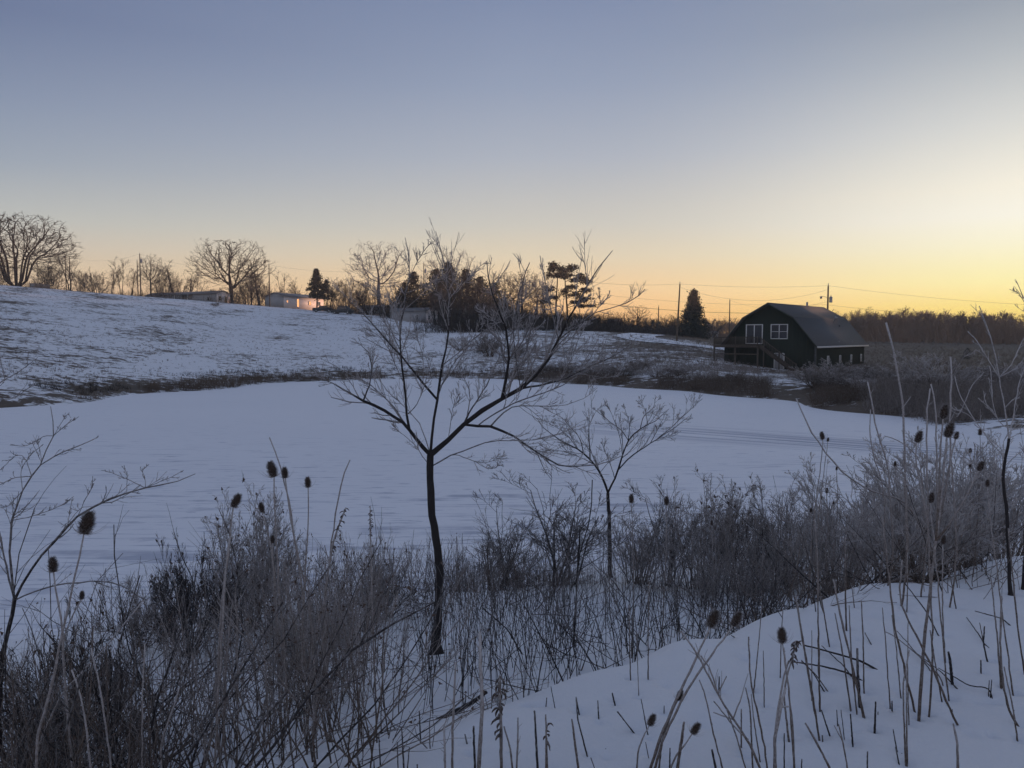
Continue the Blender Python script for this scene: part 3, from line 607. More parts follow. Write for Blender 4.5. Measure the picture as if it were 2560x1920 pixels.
for k_, kd, mt, fr_ in (('round', 'round', 'bark_far', .25), ('multi', 'multi', 'bark_far', .15), ('tall', 'tall', 'bark_pale', .75), ('tall2', 'tall', 'bark_far', .3), ('slim', 'slim', 'bark_far', .2),
                        ('slim2', 'slim', 'bark_far', .2), ('bushy', 'bushy', 'bark_far', .2), ('bushy2', 'bushy', 'bark_far', .3), ('bushy3', 'bushy', 'bark_pale', .5)):
    TM[k_] = tree_mesh(k_, kd, mt, fr_)
def tree(kind, px, ytop, D, wpx, label, group=None, name='bare_tree', sink=.1, cat='tree'):
    g0 = gat(px, D); h = at(px, ytop, D)[2] - g0[2] + sink
    cm = TM[kind][1]; co = np.empty(len(cm.vertices) * 3, np.float32); cm.vertices.foreach_get('co', co); w0 = np.percentile(co[0::3], 98) - np.percentile(co[0::3], 2)
    sx_ = wpx / F * D / w0
    e = empty(name, g0 - np.array([0, 0, sink]), 0, label, cat, group); e.scale = (sx_, sx_, h)
    for nm, me in zip(('trunk', 'crown'), TM[kind]):
        o = bpy.data.objects.new(nm, me); C.objects.link(o); o.parent = e
    # turn the shared meshes so that copies differ
    e.rotation_euler[2] = rng.choice([0, math.pi, .5, 2.6, -.6, 3.9]) if kind not in ('round', 'multi', 'tall') else 0
    return e
tree('multi', 48, 526, 196, 250, 'great bare tree of many trunks on the hill crest, biggest in the scene')
tree('round', 582, 594, 214, 172, 'lone bare tree with a wide round crown behind the long mobile home')
tree('tall', 948, 601, 200, 140, 'pale frosted bare tree with a tall oval crown left of the dark cedars')
tree('tall', 1128, 618, 214, 130, 'pale frosted bare tree rising behind the dark cedars')
GR = 'bare trees along the hill crest'
row = [('slim', 178, 622, 212, 62), ('bushy', 140, 655, 214, 80), ('bushy2', 120, 640, 205, 70), ('bushy2', 244, 662, 208, 84), ('bushy', 208, 670, 215, 60), ('bushy', 15, 650, 206, 70), ('bushy2', -25, 640, 204, 80), ('slim', 285, 660, 216, 40), ('slim2', 308, 638, 216, 46), ('slim', 332, 668, 220, 40),
       ('tall2', 382, 634, 218, 62), ('slim2', 402, 660, 222, 50), ('slim', 440, 650, 222, 60), ('bushy', 418, 680, 224, 60), ('slim', 478, 672, 225, 44), ('slim2', 500, 690, 226, 46), ('bushy', 455, 688, 226, 60), ('bushy2', 660, 684, 216, 60), ('slim', 652, 652, 220, 56), ('tall2', 632, 670, 222, 60), ('bushy', 622, 690, 222, 80), ('slim2', 708, 674, 230, 40), ('slim', 746, 692, 236, 30), ('bushy2', 690, 706, 226, 70), ('bushy', 735, 716, 228, 70), ('bushy2', 770, 718, 222, 70), ('bushy', 600, 704, 224, 90), ('bushy2', 560, 712, 228, 80), ('bushy', 530, 716, 230, 70)]
cnt_ = {}
for k_, px, yt, D, wd in sorted(row, key=lambda q: q[1]):
    if px < 160: lb = 'small bare tree crowding the foot of the great tree on the crest'
    elif px < 270: lb = 'bare bushy tree on the crest by the slim pole' if k_ != 'slim' else 'slender bare tree with a pointed top right beside the slim pole'
    elif px < 350: lb = 'thin bare tree between the bushy clump and the dark transformer pole'
    elif px < 515: lb = 'bare tree between the dark transformer pole and lone round tree'
    elif px < 680: lb = 'dark bare tree close behind the lone round tree'
    else: lb = 'small bare tree behind the pink lit mobile home'
    cnt_[lb] = cnt_.get(lb, -1) + 1
    tree(k_, px, yt, D, wd, lb + ', ' + ORD[cnt_[lb]] + ' from left', GR)
row = [('bushy', 850, 695, 222, 80), ('slim', 830, 690, 226, 50), ('bushy2', 880, 700, 214, 80), ('slim2', 870, 690, 220, 50), ('bushy', 905, 690, 184, 70), ('bushy2', 925, 706, 184, 80), ('bushy', 990, 700, 205, 80)]
for i_, a in enumerate(sorted(row, key=lambda q: q[1])): tree(*a, ORD[i_] + ' from left of the low bare trees around the tall frosted oval tree', 'bare trees in the middle thicket')
row = [('bushy', 1095, 690, 160, 95), ('bushy2', 1130, 700, 158, 105), ('bushy', 1170, 676, 160, 120), ('bushy3', 1205, 690, 165, 100), ('bushy2', 1185, 740, 140, 110), ('bushy', 1135, 750, 146, 100), ('bushy2', 1228, 745, 150, 90), ('bushy', 1255, 730, 160, 90)]
for i_, a in enumerate(sorted(row, key=lambda q: q[1])): tree(*a, ORD[i_] + ' from left of the tangled red brown trees before the dark cedars', 'tangled thicket trees in the middle')
row = [('tall2', 1262, 676, 196, 90), ('slim', 1240, 690, 200, 60), ('tall2', 1305, 672, 200, 100), ('slim2', 1290, 680, 205, 60), ('tall', 1342, 680, 205, 90), ('slim', 1365, 690, 205, 70)]
for i_, a in enumerate(sorted(row, key=lambda q: q[1])): tree(*a, ORD[i_] + ' from left of the bare trees between the cedars and the twin pines', 'bare trees left of the twin pines')
row = [('bushy', 1290, 765, 170, 110), ('bushy2', 1340, 770, 165, 110), ('bushy', 1385, 768, 165, 120), ('bushy2', 1430, 770, 168, 110), ('bushy', 1465, 775, 175, 110), ('bushy2', 1500, 780, 185, 100), ('bushy', 1520, 805, 190, 70), ('bushy2', 1568, 800, 215, 60), ('bushy', 1410, 800, 150, 130), ('bushy2', 1350, 805, 150, 130), ('bushy', 1480, 812, 160, 120), ('bushy2', 1545, 822, 170, 90)]
for i_, a in enumerate(sorted(row, key=lambda q: q[1])): tree(*a, ORD[i_] + ' from left of the dark scrubby bushes in the belt under the twin pines', 'dark bushes under the twin pines', 'bush', cat='bush')
row = [('tall2', 1592, 762, 226, 62), ('bushy', 1620, 790, 220, 70), ('bushy2', 1655, 780, 222, 80), ('bushy', 1680, 782, 215, 80), ('bushy2', 1778, 790, 218, 60), ('bushy', 1600, 806, 210, 70), ('bushy2', 1640, 812, 200, 70), ('bushy', 1676, 810, 195, 60)]
for i, a in enumerate(row): tree(*a, 'small round bare tree right of the tiny lit house' if i == 0 else ORD[sorted(q[1] for q in row[1:]).index(a[1])] + ' from left of the bare bushes between the lit house and the spruce', None if i == 0 else 'bushes beside the spruce', 'bare_tree' if i == 0 else 'bush', cat='tree' if i == 0 else 'bush')
# evergreens
def conifer(px, ytop, D, wpx, label, ragged=.15, name='spruce_tree', n=42, gap=0.0, cat='tree', base=.06, pw=1.15):
    g0 = gat(px, D); h = at(px, ytop, D)[2] - g0[2]; rad = wpx / F * D / 2 * 1.12
    e = empty(name, g0 - np.array([0, 0, .1]), 0, label, cat)
    t = MB(); t.tubes([[(0, 0, 0), (.02 * h, 0, h * .5), (0, 0, h * .99)]], [[h * .02, h * .013, .01]], 7); t.build('trunk', M['bark_far'], e)
    c = MB()
    for i in range(n):
        z = h * (base + (1 - base) * ((i + .5) / n) ** .9); rr = rad * (1 - ((z / h - base) / (1 - base)) ** pw) + .08 * rad
        for j in range(11):
            if rng.random() < gap: continue
            a = rng.uniform(0, 6.283); L_ = rr * rng.uniform(1 - ragged * 2, 1 + ragged)
            m_ = int(14 + 26 * L_ / rad); u = rng.uniform(.1, 1, m_) ** .7
            p = np.stack([np.cos(a) * L_ * u, np.sin(a) * L_ * u, z - L_ * .25 * u ** 1.3 + np.abs(rng.normal(size=m_)) * .0], 1) + rng.normal(size=(m_, 3)) * np.array([.07, .07, .045]) * rad * (.3 + u[:, None])
            c.leaves(p, h * .032)
    c.build('crown', M['needle'], e); return e
conifer(1732, 725, 172, 74, 'dark pointed spruce standing alone right of the tall leaning pole')
conifer(794, 671, 184, 40, 'small dark spruce at the right end of the pink lit mobile home', .3, 'evergreen_tree', 24, .3, pw=2.0, base=.34)
conifer(819, 698, 183, 40, 'low dark evergreen touching the small spruce', .35, 'evergreen_tree', 16, .35, pw=2.0, base=.42)
conifer(1035, 680, 180, 96, 'dark cedar left of the transformer pole in the middle', .4, 'cedar_tree', 24, .2, pw=2.4)
conifer(1012, 705, 178, 70, 'shorter dark cedar, leftmost of the cedar group', .4, 'cedar_tree', 18, .2, pw=2.4)
conifer(1090, 672, 178, 90, 'dark cedar just right of the transformer pole', .35, 'cedar_tree', 22, .2, pw=2.4)
conifer(1122, 656, 182, 90, 'tallest dark cedar with a pointed top in the middle', .35, 'cedar_tree', 28, .2, pw=2.4)
conifer(1165, 672, 186, 100, 'rightmost dark cedar of the middle group', .4, 'cedar_tree', 22, .25, pw=2.4)
conifer(1200, 690, 184, 90, 'broad dark cedar behind the tangled thicket', .4, 'cedar_tree', 20, .25, pw=2.4)
conifer(1240, 705, 186, 80, 'lowest dark cedar at the right end of the middle group', .4, 'cedar_tree', 18, .25, pw=2.4)
conifer(1212, 838, 104, 60, 'dark low evergreen bush at the edge of the snowy field', .4, 'evergreen_bush', 12, .1, 'bush')
conifer(2418, 868, 112, 38, 'small dark cedar alone in the brown field at right', .4, 'cedar_tree', 12, .2)
def pine(px, ytop, D, lean, blobs, label):
    g0 = gat(px, D); e = empty('pine_tree', g0, 0, label, 'tree'); sc = D / F
    def w(x, y): p = at(x, y, D); return np.array([p[0] - g0[0], 0.0, p[2] - g0[2]])
    h = w(px, ytop)[2]; tk = np.array([(0, 0, -.1), (lean * .3, .1, h * .35), (lean * .8, 0, h * .7), (lean, .1, h * .97)])
    t = MB(); t.tubes(tk, np.array([.24, .19, .13, .04]), 7)
    c = MB()
    for bx, by, bw, bh in blobs:
        q = w(bx, by); q[1] = rng.uniform(-1.8, 1.8); z = max(q[2] - abs(q[0]) * .5, h * .35); f = z / h
        s0 = np.array([np.interp(f, [0, .35, .7, .97], tk[:, 0]), 0, z]); t.tubes([s0, (s0 + q) / 2 + np.array([0, 0, .15]), q], np.array([.08, .05, .03]), 4)
        m_ = int(bw * bh * .9)
        for w_ in range(4): qq = q + rng.normal(size=3) * np.array([bw * .26, bw * .26, bh * .32]) * sc; p = qq + rng.normal(size=(m_ // 3, 3)) * np.array([bw * sc * .17, bw * sc * .17, bh * sc * .20]); c.leaves(p, .34)
    t.build('trunk', M['bark_far'], e); c.build('crown', M['needle'], e)
pine(1388, 656, 168, .5, [(1390, 664, 34, 20), (1408, 676, 40, 18), (1376, 680, 24, 14), (1398, 692, 30, 10), (1372, 722, 22, 10), (1384, 748, 30, 10), (1366, 755, 24, 10)], 'tall pine with a flat dark top, left of the twin pines')
pine(1420, 668, 166, -.8, [(1436, 672, 34, 14), (1450, 690, 34, 14), (1424, 690, 34, 12), (1456, 706, 36, 12), (1432, 716, 34, 11), (1462, 724, 34, 11), (1444, 736, 40, 11), (1408, 730, 26, 10), (1464, 744, 36, 10), (1438, 754, 36, 10), (1456, 762, 40, 10)], 'spreading pine with layered clumps, right of the twin pines')
# the far woods
def small_tree(seed_pts=260):
    P, R = walk(np.zeros((1, 3)), np.array([[0, 0, 1.]]), np.array([.75]), 5, .05, 0, np.array([.014]), .4)
    a, b = kids(P, R, 14, .25, 1, .6, .55, 4, .12, .06, .55, .4); c_, d_ = kids(a, b, 8, .15, 1, .6, .5, 3, .12, .04, .6, .6, rmin=.0038); e_, f_ = kids(c_, d_, 3, .2, 1, .6, .55, 3, .1, .04, .7, .7, rmin=.003)
    m_ = MB(); m_.tubes(P, R, 4); m_.tubes(a, b, 3); m_.tubes(c_, d_, 3, .2); m_.tubes(e_, f_, 3, .3); return m_
ST = [small_tree() for _ in range(5)]
def scatter(name, pos, hs, ws, mat, label, cat):
    out = MB()
    for p, h, w0 in zip(pos, hs, ws):
        b = ST[rng.integers(len(ST))]; a = rng.uniform(0, 6.283); V = np.vstack(b.v); c_, s_ = math.cos(a), math.sin(a)
        V = V @ np.array([[c_, s_, 0], [-s_, c_, 0], [0, 0, 1]]) * np.array([w0, w0, h]) + p
        out.add(V, [f for f in b.f], np.concatenate(b.fr))
    return tag(out.build(name, mat), label, cat, kind='stuff')
def band(n, px0, px1, D0, D1, h0, h1, wf=1.3):
    px = rng.uniform(px0, px1, n); D = rng.uniform(D0, D1, n); x = (px - 1280) / F * D
    pos = np.stack([x, D, zf(x, D) - .3], 1); h = rng.uniform(h0, h1, n); return pos, h, h * wf * rng.uniform(.7, 1.2, n)
p1, h1_, w1 = band(400, 2060, 3600, 215, 330, 6.5, 11.0)
scatter('bare_wood', p1, h1_, w1, M['wood_far'], 'long brown bare wood behind the field at right', 'wood')
def thicket(name, n, px0, px1, D0, D1, h0, h1, r, mat, label, cat, fr=.2, tilt=.35, edge=False):
    px = rng.uniform(px0, px1, n); D = rng.uniform(D0, D1, n); x = (px - 1280) / F * D
    if edge: px = np.clip(rng.normal((px0 + px1) / 2, (px1 - px0) / 4, n), px0 - 30, px1 + 30); x = (px - 1280) / F * D
    cl = .6 + .4 * np.sin(px * .031 + 2 * np.sin(px * .011)) * np.sin(D * .11)
    if edge: cl = cl * (.35 + .65 * np.exp(-((px - (px0 + px1) / 2) / (px1 - px0) * 2) ** 2)) * rng.uniform(.5, 1.1, n)
    P, R = walk(np.stack([x, D, zf(x, D) - .15], 1), np.array([0, 0, 1.]) + rng.normal(size=(n, 3)) * tilt, rng.uniform(h0, h1, n) * cl, 4, .14, .03, np.full(n, r), .4)
    m_ = MB(); m_.tubes(P, R, 3, fr); a, b = kids(P, R, 3, .3, 1, .6, .5, 3, .12, .05, .7, .6); m_.tubes(a, b, 3, fr)
    return tag(m_.build(name, mat), label, cat, kind='stuff')
thicket('underbrush', 15000, 2060, 3600, 206, 320, 4.5, 9.5, .07, M['wood_far'], 'brown underbrush filling the wood behind the field at right', 'brush')
thicket('underbrush', 1800, 1760, 2120, 222, 290, 3.5, 7.5, .06, M['wood_far'], 'low underbrush behind the green barn', 'brush')
thicket('underbrush', 2200, 740, 950, 217, 240, 2.0, 4.6, .045, M['scrub_dark'], 'dark underbrush behind the mobile homes', 'brush')
thicket('underbrush', 4600, 950, 1320, 172, 200, 2.6, 6.2, .035, M['scrub_dark'], 'dark underbrush among the cedars', 'brush')
thicket('underbrush', 6500, 1230, 1560, 150, 240, 2.4, 5.8, .035, M['scrub_dark'], 'dark underbrush from the thicket to the spruce', 'brush')
thicket('underbrush', 2600, 1560, 1760, 178, 240, 1.8, 4.4, .035, M['scrub_dark'], 'dark underbrush left of the spruce', 'brush')
thicket('underbrush', 1500, -100, 660, 200, 230, 2, 5.0, .035, M['scrub_dark'], 'dark underbrush along the hill crest', 'brush')
thicket('underbrush', 5200, 1070, 1290, 138, 176, 2.6, 7.5, .026, M['scrub_dark'], 'red brown underbrush of the tangled thicket in the middle', 'brush', edge=True)
p1, h1_, w1 = band(110, 2130, 3600, 380, 470, 11, 15.5); p2_, h2_, w2_ = band(36, 1800, 2150, 380, 470, 6, 9); p1 = np.vstack([p1, p2_]); h1_ = np.concatenate([h1_, h2_]); w1 = np.concatenate([w1, w2_])
scatter('distant_wood', p1, h1_, w1, M['wood_far'], 'distant bare wood along the right horizon', 'wood')
p1, h1_, w1 = band(70, 1760, 2150, 225, 300, 5.0, 8.0)
scatter('bare_wood', p1, h1_, w1, M['wood_far'], 'low bare wood behind the green barn', 'wood')
p1, h1_, w1 = band(60, 980, 1300, 176, 202, 4.0, 6.5)
scatter('scrub_belt', p1, h1_, w1, M['scrub_dark'], 'dark scrub belt among the cedars', 'scrub')
p1, h1_, w1 = band(60, 1300, 1760, 190, 250, 3.5, 6.0)
scatter('scrub_belt', p1, h1_, w1, M['scrub_dark'], 'dark scrub belt from the pines to the spruce', 'scrub')
p1, h1_, w1 = band(80, 2600, 3400, 335, 372, 11, 14.5)  # out-of-view trees added to keep the sun off the barn roof
scatter('bare_wood', p1, h1_, w1, M['wood_far'], 'unseen taller wood added beyond the right edge to shade the barn roof', 'wood')
for px, yt, wd, lb in ((2120, 776, 90, 'round pale crown standing above the wood just right of the barn roof'), (2200, 782, 44, 'small round crown second from the barn above the wood'), (2240, 780, 60, 'broad low crown third from the barn above the wood'), (2282, 778, 40, 'pointed crown fourth from the barn above the wood'), (2390, 782, 50, 'crown standing a little above the wood halfway to the right edge'), (2470, 788, 50, 'low crown above the wood near the right edge')):
    tree('bushy2' if wd > 55 else 'tall2', px, yt, 345, wd, lb, 'crowns rising above the far wood')
# ------------------------------------------------------------ grass and brush around the pond
def tufts(name, n, px0, px1, D0, D1, h0, h1, r, mat, label, cat, blades=6, fr=.2, dens=None, tilt=.3, K=3):
    px = rng.uniform(px0, px1, n); D = np.exp(rng.uniform(math.log(D0), math.log(D1), n)); x = (px - 1280) / F * D; z = zf(x, D)
    ok = z > .03
    if dens is not None: ok &= rng.random(n) < dens(px, D, x, z)
    x, D, z = x[ok], D[ok], z[ok]; n = len(x); sz = rng.uniform(h0, h1, n)
    st = np.repeat(np.stack([x, D, z - .02], 1), blades, 0) + rng.normal(size=(n * blades, 3)) * np.array([.5, .5, 0]) * np.repeat(sz, blades)[:, None] * .5
    P, R = walk(st, np.array([0, 0, 1.]) + rng.normal(size=(n * blades, 3)) * tilt, np.repeat(sz, blades) * rng.uniform(.5, 1, n * blades), K, .2, 0, np.full(n * blades, r), .3)
    m_ = MB(); m_.tubes(P, R, 3, fr); return tag(m_.build(name, mat), label, cat, kind='stuff')
tufts('grass_tufts', 9000, -150, 1500, 60, 190, .10, .34, .013, M['reed'], 'dry grass tufts poking through the snow of the hillside', 'grass', 5, .15, lambda px, D, x, z: .35 + .65 * (wob(x, D, 7) > .1))
tufts('field_grass', 7000, 1480, 2700, 80, 200, .2, .55, .014, M['reed'], 'brown dry grass covering the far field at right', 'grass', 5, .2)
tufts('field_grass', 6000, 1150, 1900, 76, 108, .2, .7, .011, M['stem_far'], 'frosted dry grass between pond and driveway', 'grass', 6, .55, lambda px, D, x, z: .3 + .7 * (wob(x, D, 5) > 0))
shore = lambda a, b: (lambda px, D, x, z: (z > a) & (z < b))
tufts('shore_reeds', 14000, -200, 1250, 56, 95, .45, 1.05, .012, M['reed'], 'brown reed clumps along the left far shore of the pond', 'reeds', 9, .15, lambda px, D, x, z: (z > .03) & (z < .45) & (wob(x, D, 3.5) > -.25))
tufts('shore_reeds', 5000, -200, 1250, 58, 98, .25, .6, .012, M['bark_far'], 'dark dead grass above the reeds on the left far shore', 'grass', 8, .1, lambda px, D, x, z: (z > .2) & (z < 1.0) & (wob(x, D, 4) > -.1))
tufts('shore_brush', 8000, 1250, 2250, 50, 96, .5, 1.5, .012, M['stem_far'], 'brown brush along the right far shore of the pond', 'brush', 9, .3, lambda px, D, x, z: (z > .03) & (z < .75) & (wob(x, D, 4) > -.5) & ~((px > 1930) & (px < 2040)), .35, 4)
tufts('shore_brush', 5000, 2180, 2750, 40, 62, .5, 1.6, .010, M['stem_far'], 'frosted brush on the right hand bank of the pond', 'brush', 9, .5, lambda px, D, x, z: (z > .03) & (z < 1.1) & (wob(x, D, 3) > -.5), .35, 4)
# shrubs of the middle distance: shared meshes, one thing each
def shrub_mesh(key, n=18, tilt=.6, lv=((7, .5), (5, .5), (4, .5)), r=.012, tw=.0028, mat='stem', fr=.6, curl=.07, up=.03, spread=.12, arch=0.0, ang=.6, K=7, sides=3, leaf=0):
    m_ = MB(); P, R = ring(n, tilt, 1, K, curl, up, r, spread, .55, .3)
    if arch:
        t = np.linspace(0, 1, K)[None, :, None]; P = P + np.concatenate([(P[:, -1:, :2] - P[:, :1, :2]) * t ** 2 * arch, -(t ** 2.5) * arch * .5 * np.ones((n, 1, 1))], 2)
    m_.tubes(P, R, 5 if sides == 3 else sides, np.linspace(.1, fr, K)[None] * np.ones((n, 1)))
    a, b = P, R
    for i, (m2, l_) in enumerate(lv):
        a, b = kids(a, b, m2, .12 if i else .25, 1, ang, l_, 4 if i < 2 else 3, .13, up, .55, .45, rmin=tw); m_.tubes(a, b, 3, fr * (.8 + .2 * i))
    if leaf: k = rng.integers(0, len(a), leaf); m_.leaves(a[k, -1], .035, 0.1, 1)
    z = max(v[:, 2].max() for v in m_.v); m_.v = [v / z for v in m_.v]
    return m_.mesh(key, [M[mat], M['leaf']])
SH = {'far1': shrub_mesh('brush_far', 22, .7, ((7, .5), (5, .5), (3, .5)), .012, .0045, 'stem_far', .5), 'far2': shrub_mesh('brush_far', 26, .9, ((6, .5), (5, .5), (3, .5)), .010, .004, 'stem_far', .8, arch=.3),
      'up1': shrub_mesh('upright', 24, .42, ((8, .42), (5, .45), (3, .5)), .008, .0022, 'stem', .75, leaf=120), 'up2': shrub_mesh('upright', 20, .55, ((8, .45), (5, .45), (3, .5)), .009, .0024, 'stem', .7),
      'arch1': shrub_mesh('arching', 20, .95, ((9, .5), (5, .5), (3, .45)), .009, .0024, 'stem', .6, .09, .02, arch=.45, leaf=200), 'arch2': shrub_mesh('arching', 26, 1.05, ((8, .45), (6, .5), (3, .5)), .008, .0022, 'stem', .55, .12, .03, arch=.6, leaf=260),
      'dark': shrub_mesh('dark', 26, .95, ((8, .5), (6, .5), (4, .5)), .011, .0028, 'bark_dark', .28, .14, .02, arch=.35, leaf=500),
      'open1': shrub_mesh('open', 7, .5, ((7, .6), (6, .5), (5, .5)), .012, .0024, 'bark_dark', .45, .07, .04, ang=.6), 'frost': shrub_mesh('frost', 30, .75, ((9, .42), (5, .42), (4, .45)), .008, .0026, 'stem', .95, .06, .05)}
def shrub(kind, px, py, D, ytop, wpx, label, group=None, name='bare_shrub', cat='shrub'):
    g0 = hit(px, py) if D is None else gat(px, D)
    D = g0[1]; h = at(px, ytop, D)[2] - g0[2] + .03; me = SH[kind]
    co = np.empty(len(me.vertices) * 3, np.float32); me.vertices.foreach_get('co', co); w0 = np.percentile(co[0::3], 99) - np.percentile(co[0::3], 1)
    o = bpy.data.objects.new(name, me); C.objects.link(o); o.location = g0 - np.array([0, 0, .03]); s_ = wpx / F * D / w0; o.scale = (s_, s_, h)
    o.rotation_euler[2] = rng.uniform(0, 6.283); return tag(o, label, cat, group)
for i_, (px, D, yt, wd, k_) in enumerate(sorted(((2040, 60, 905, 120, 'far1'), (2085, 62, 895, 130, 'far2'), (2150, 62, 900, 140, 'far1'), (2215, 60, 912, 130, 'far2'), (2125, 57, 925, 150, 'far1'), (2260, 56, 940, 120, 'far1'), (2190, 54, 945, 130, 'far2'), (2010, 66, 915, 90, 'far2'), (2290, 50, 965, 100, 'far1')))):
    shrub(k_, px, None, D, yt, wd, ORD[i_] + ' from left of the frosted shrubs clumped in front of the barn side', 'shrubs in front of the barn')
shrub('far2', 2345, None, 52, 872, 200, 'broad pale frosted shrub on the bank right of the barn, tallest there')
shrub('far1', 2440, None, 58, 905, 150, 'low frosted shrub right of the tallest pale shrub'); shrub('far2', 2530, None, 60, 895, 160, 'frosted shrub at the right edge of the far bank')
for i_, (px, D, yt, wd, k_) in enumerate(sorted(((1420, 84, 905, 80, 'far1'), (1480, 80, 902, 90, 'far2'), (1560, 77, 905, 90, 'far1'), (1640, 74, 915, 90, 'far2'), (1700, 73, 912, 100, 'far1'), (1760, 70, 922, 80, 'far2'), (1830, 68, 925, 90, 'far1'), (1900, 66, 935, 80, 'far2'), (1370, 87, 908, 80, 'far1'), (1310, 90, 915, 60, 'far2'), (1600, 80, 895, 70, 'far1')))):
    shrub(k_, px, None, D, yt, wd, ORD[i_] + ' from left of the dark brown shrubs on the far bank left of the barn', 'shrubs along the far bank')
shrub('far1', 1225, None, 100, 822, 90, 'reddish brown rounded shrub at the foot of the middle thicket')
shrub('far2', 1150, None, 108, 836, 80, 'low frosted shrub left of the reddish rounded shrub'); shrub('far1', 1290, None, 98, 850, 60, 'low frosted shrub right of the reddish rounded shrub')
shrub('far1', 540, None, 166, 755, 26, 'small shrub alone on the upper hillside'); shrub('far2', 420, None, 130, 786, 26, 'small low bush in the middle of the hillside')
# little wooden dock on the far shore
g0 = gat(2030, 60.0); e = empty('wooden_dock', (g0[0], g0[1], .25), -.35, 'small dark wooden dock on the far shore below the barn', 'dock')
a = MB(); 
for i in range(9): a.box((-1.2 + i * .3, 0, .28), (.27, 1.5, .05))
a.build('planks', deckw, e); a = MB(); a.box((0, -.78, .12), (2.7, .06, .3)); a.box((0, .78, .12), (2.7, .06, .3)); a.build('frame', deckw, e)
# ------------------------------------------------------------ weeds of the near bank
def weeds(name, n, px0, px1, D0, D1, h0, h1, r, label, cat='weeds', mat='stem', fr=.55, tilt=.12, side=4, dens=None, curl=.05, broken=.15, heads=0, t0=.45):
    px = rng.uniform(px0, px1, n); D = rng.uniform(D0, D1, n); x = (px - 1280) / F * D; z = zf(x, D); ok = z > .02
    if dens is not None: ok &= rng.random(n) < dens(px, D, x, z)
    x, D, z = x[ok], D[ok], z[ok]; n = len(x)
    d = np.array([0, 0, 1.]) + rng.normal(size=(n, 3)) * tilt; b_ = rng.random(n) < broken; d[b_] += rng.normal(size=(b_.sum(), 3)) * np.array([1.2, 1.2, .2])
    P, R = walk(np.stack([x, D, z - .03], 1), d, rng.uniform(h0, h1, n), 9, curl, .01, np.full(n, r) * rng.uniform(.6, 1.3, n), .45)
    if fr > .3: R = R * (1 + rng.uniform(-.2, .25, R.shape))
    m_ = MB(); m_.tubes(P, R, 4, np.linspace(.25, 1, 9)[None] * fr * np.ones((n, 1)))
    if side: a, b = kids(P, R, side, t0, 1, .55, .28, 4, .14, .06, .6, .5, rmin=.0012); m_.tubes(a, b, 3, fr)
    if heads: k = rng.integers(0, len(a), heads); m_.leaves(a[k, -1], .016, .5, 1)
    o = m_.build(name, [M[mat], M['leaf']]); return tag(o, label, cat, kind='stuff')
W = weeds
W('frosted_weeds', 280, 640, 1000, 3.0, 7.0, .55, 1.15, .0036, 'dense frosted weeds left of the front tree trunk', fr=.6, tilt=.2, broken=.3, curl=.08, side=9, heads=1500, t0=.3, dens=lambda px, D, x, z: np.clip(1.1 - np.abs(px - 790) / 330, .1, 1))
W('frosted_weeds', 360, -200, 380, 2.6, 6.0, .5, 1.1, .0036, 'dense dark weeds filling the lower left corner', fr=.35, side=8, heads=1500, tilt=.3, t0=.25, broken=.4)
W('frosted_weeds', 150, 380, 640, 3.0, 8.0, .6, 1.1, .004, 'sparse frosted weeds over the snow at lower left', fr=.6, side=6, tilt=.25, broken=.35)
W('bank_weeds', 950, 200, 1400, 9.5, 15.5, .45, 1.0, .005, 'dark weeds on the bank by the near shore', tilt=.25, broken=.3, fr=.3, side=6, heads=1500)
W('dry_stalks', 420, 1040, 1450, 4.6, 11.0, .5, 1.05, .0027, 'thin upright dry stalks in the snow right of the trunk', mat='bark_dark', fr=.5, side=2, tilt=.13, broken=.2, curl=.07)
W('dry_stalks', 700, 1420, 1960, 5.2, 12.0, .5, 1.15, .0029, 'thicket of upright dry stalks on the bank in the middle', mat='bark_dark', fr=.55, side=3, tilt=.17, broken=.25, curl=.08, dens=lambda px, D, x, z: np.clip(.3 + (px - 1400) / 700, 0, 1))
W('dry_stalks', 560, 1850, 2350, 6.6, 13.0, .5, 1.2, .0032, 'thicket of dry stalks before the big frosted bush', mat='stem', fr=.6, side=4, tilt=.26, broken=.3, curl=.09)
W('frosted_weeds', 520, 1500, 2700, 10.0, 18.0, .6, 1.25, .0042, 'frosted weeds on the near shore behind the stalks', fr=.5, tilt=.22, curl=.08, side=6, heads=2500)
W('fallen_stalks', 160, 1350, 2500, 4.8, 8.5, .5, 1.1, .0042, 'fallen dry stalks lying crisscross behind the snow crest', mat='bark_dark', fr=.4, side=0, tilt=2.6, broken=0)
W('brambles', 90, -100, 520, 2.6, 5.5, .9, 1.7, .0055, 'thick arching dark brambles in the lower left corner', mat='bark_dark', fr=.35, side=5, tilt=.9, broken=.5, curl=.16)
W('brambles', 45, 300, 1000, 5.5, 9.5, .8, 1.5, .005, 'arching dark brambles behind the frosted weeds', mat='bark_dark', fr=.4, side=5, tilt=.9, broken=.5, curl=.16)
W('brambles', 70, 1500, 2500, 7.5, 12.0, .8, 1.6, .005, 'arching brambles woven through the right thicket', mat='bark_dark', fr=.55, side=5, tilt=.8, broken=.5, curl=.14)
W('crest_weeds', 230, 1850, 2600, 5.2, 7.8, .25, .8, .0026, 'thin weeds and broken stalks along the snow crest at right', fr=.5, side=3, tilt=.35, broken=.4, curl=.1)
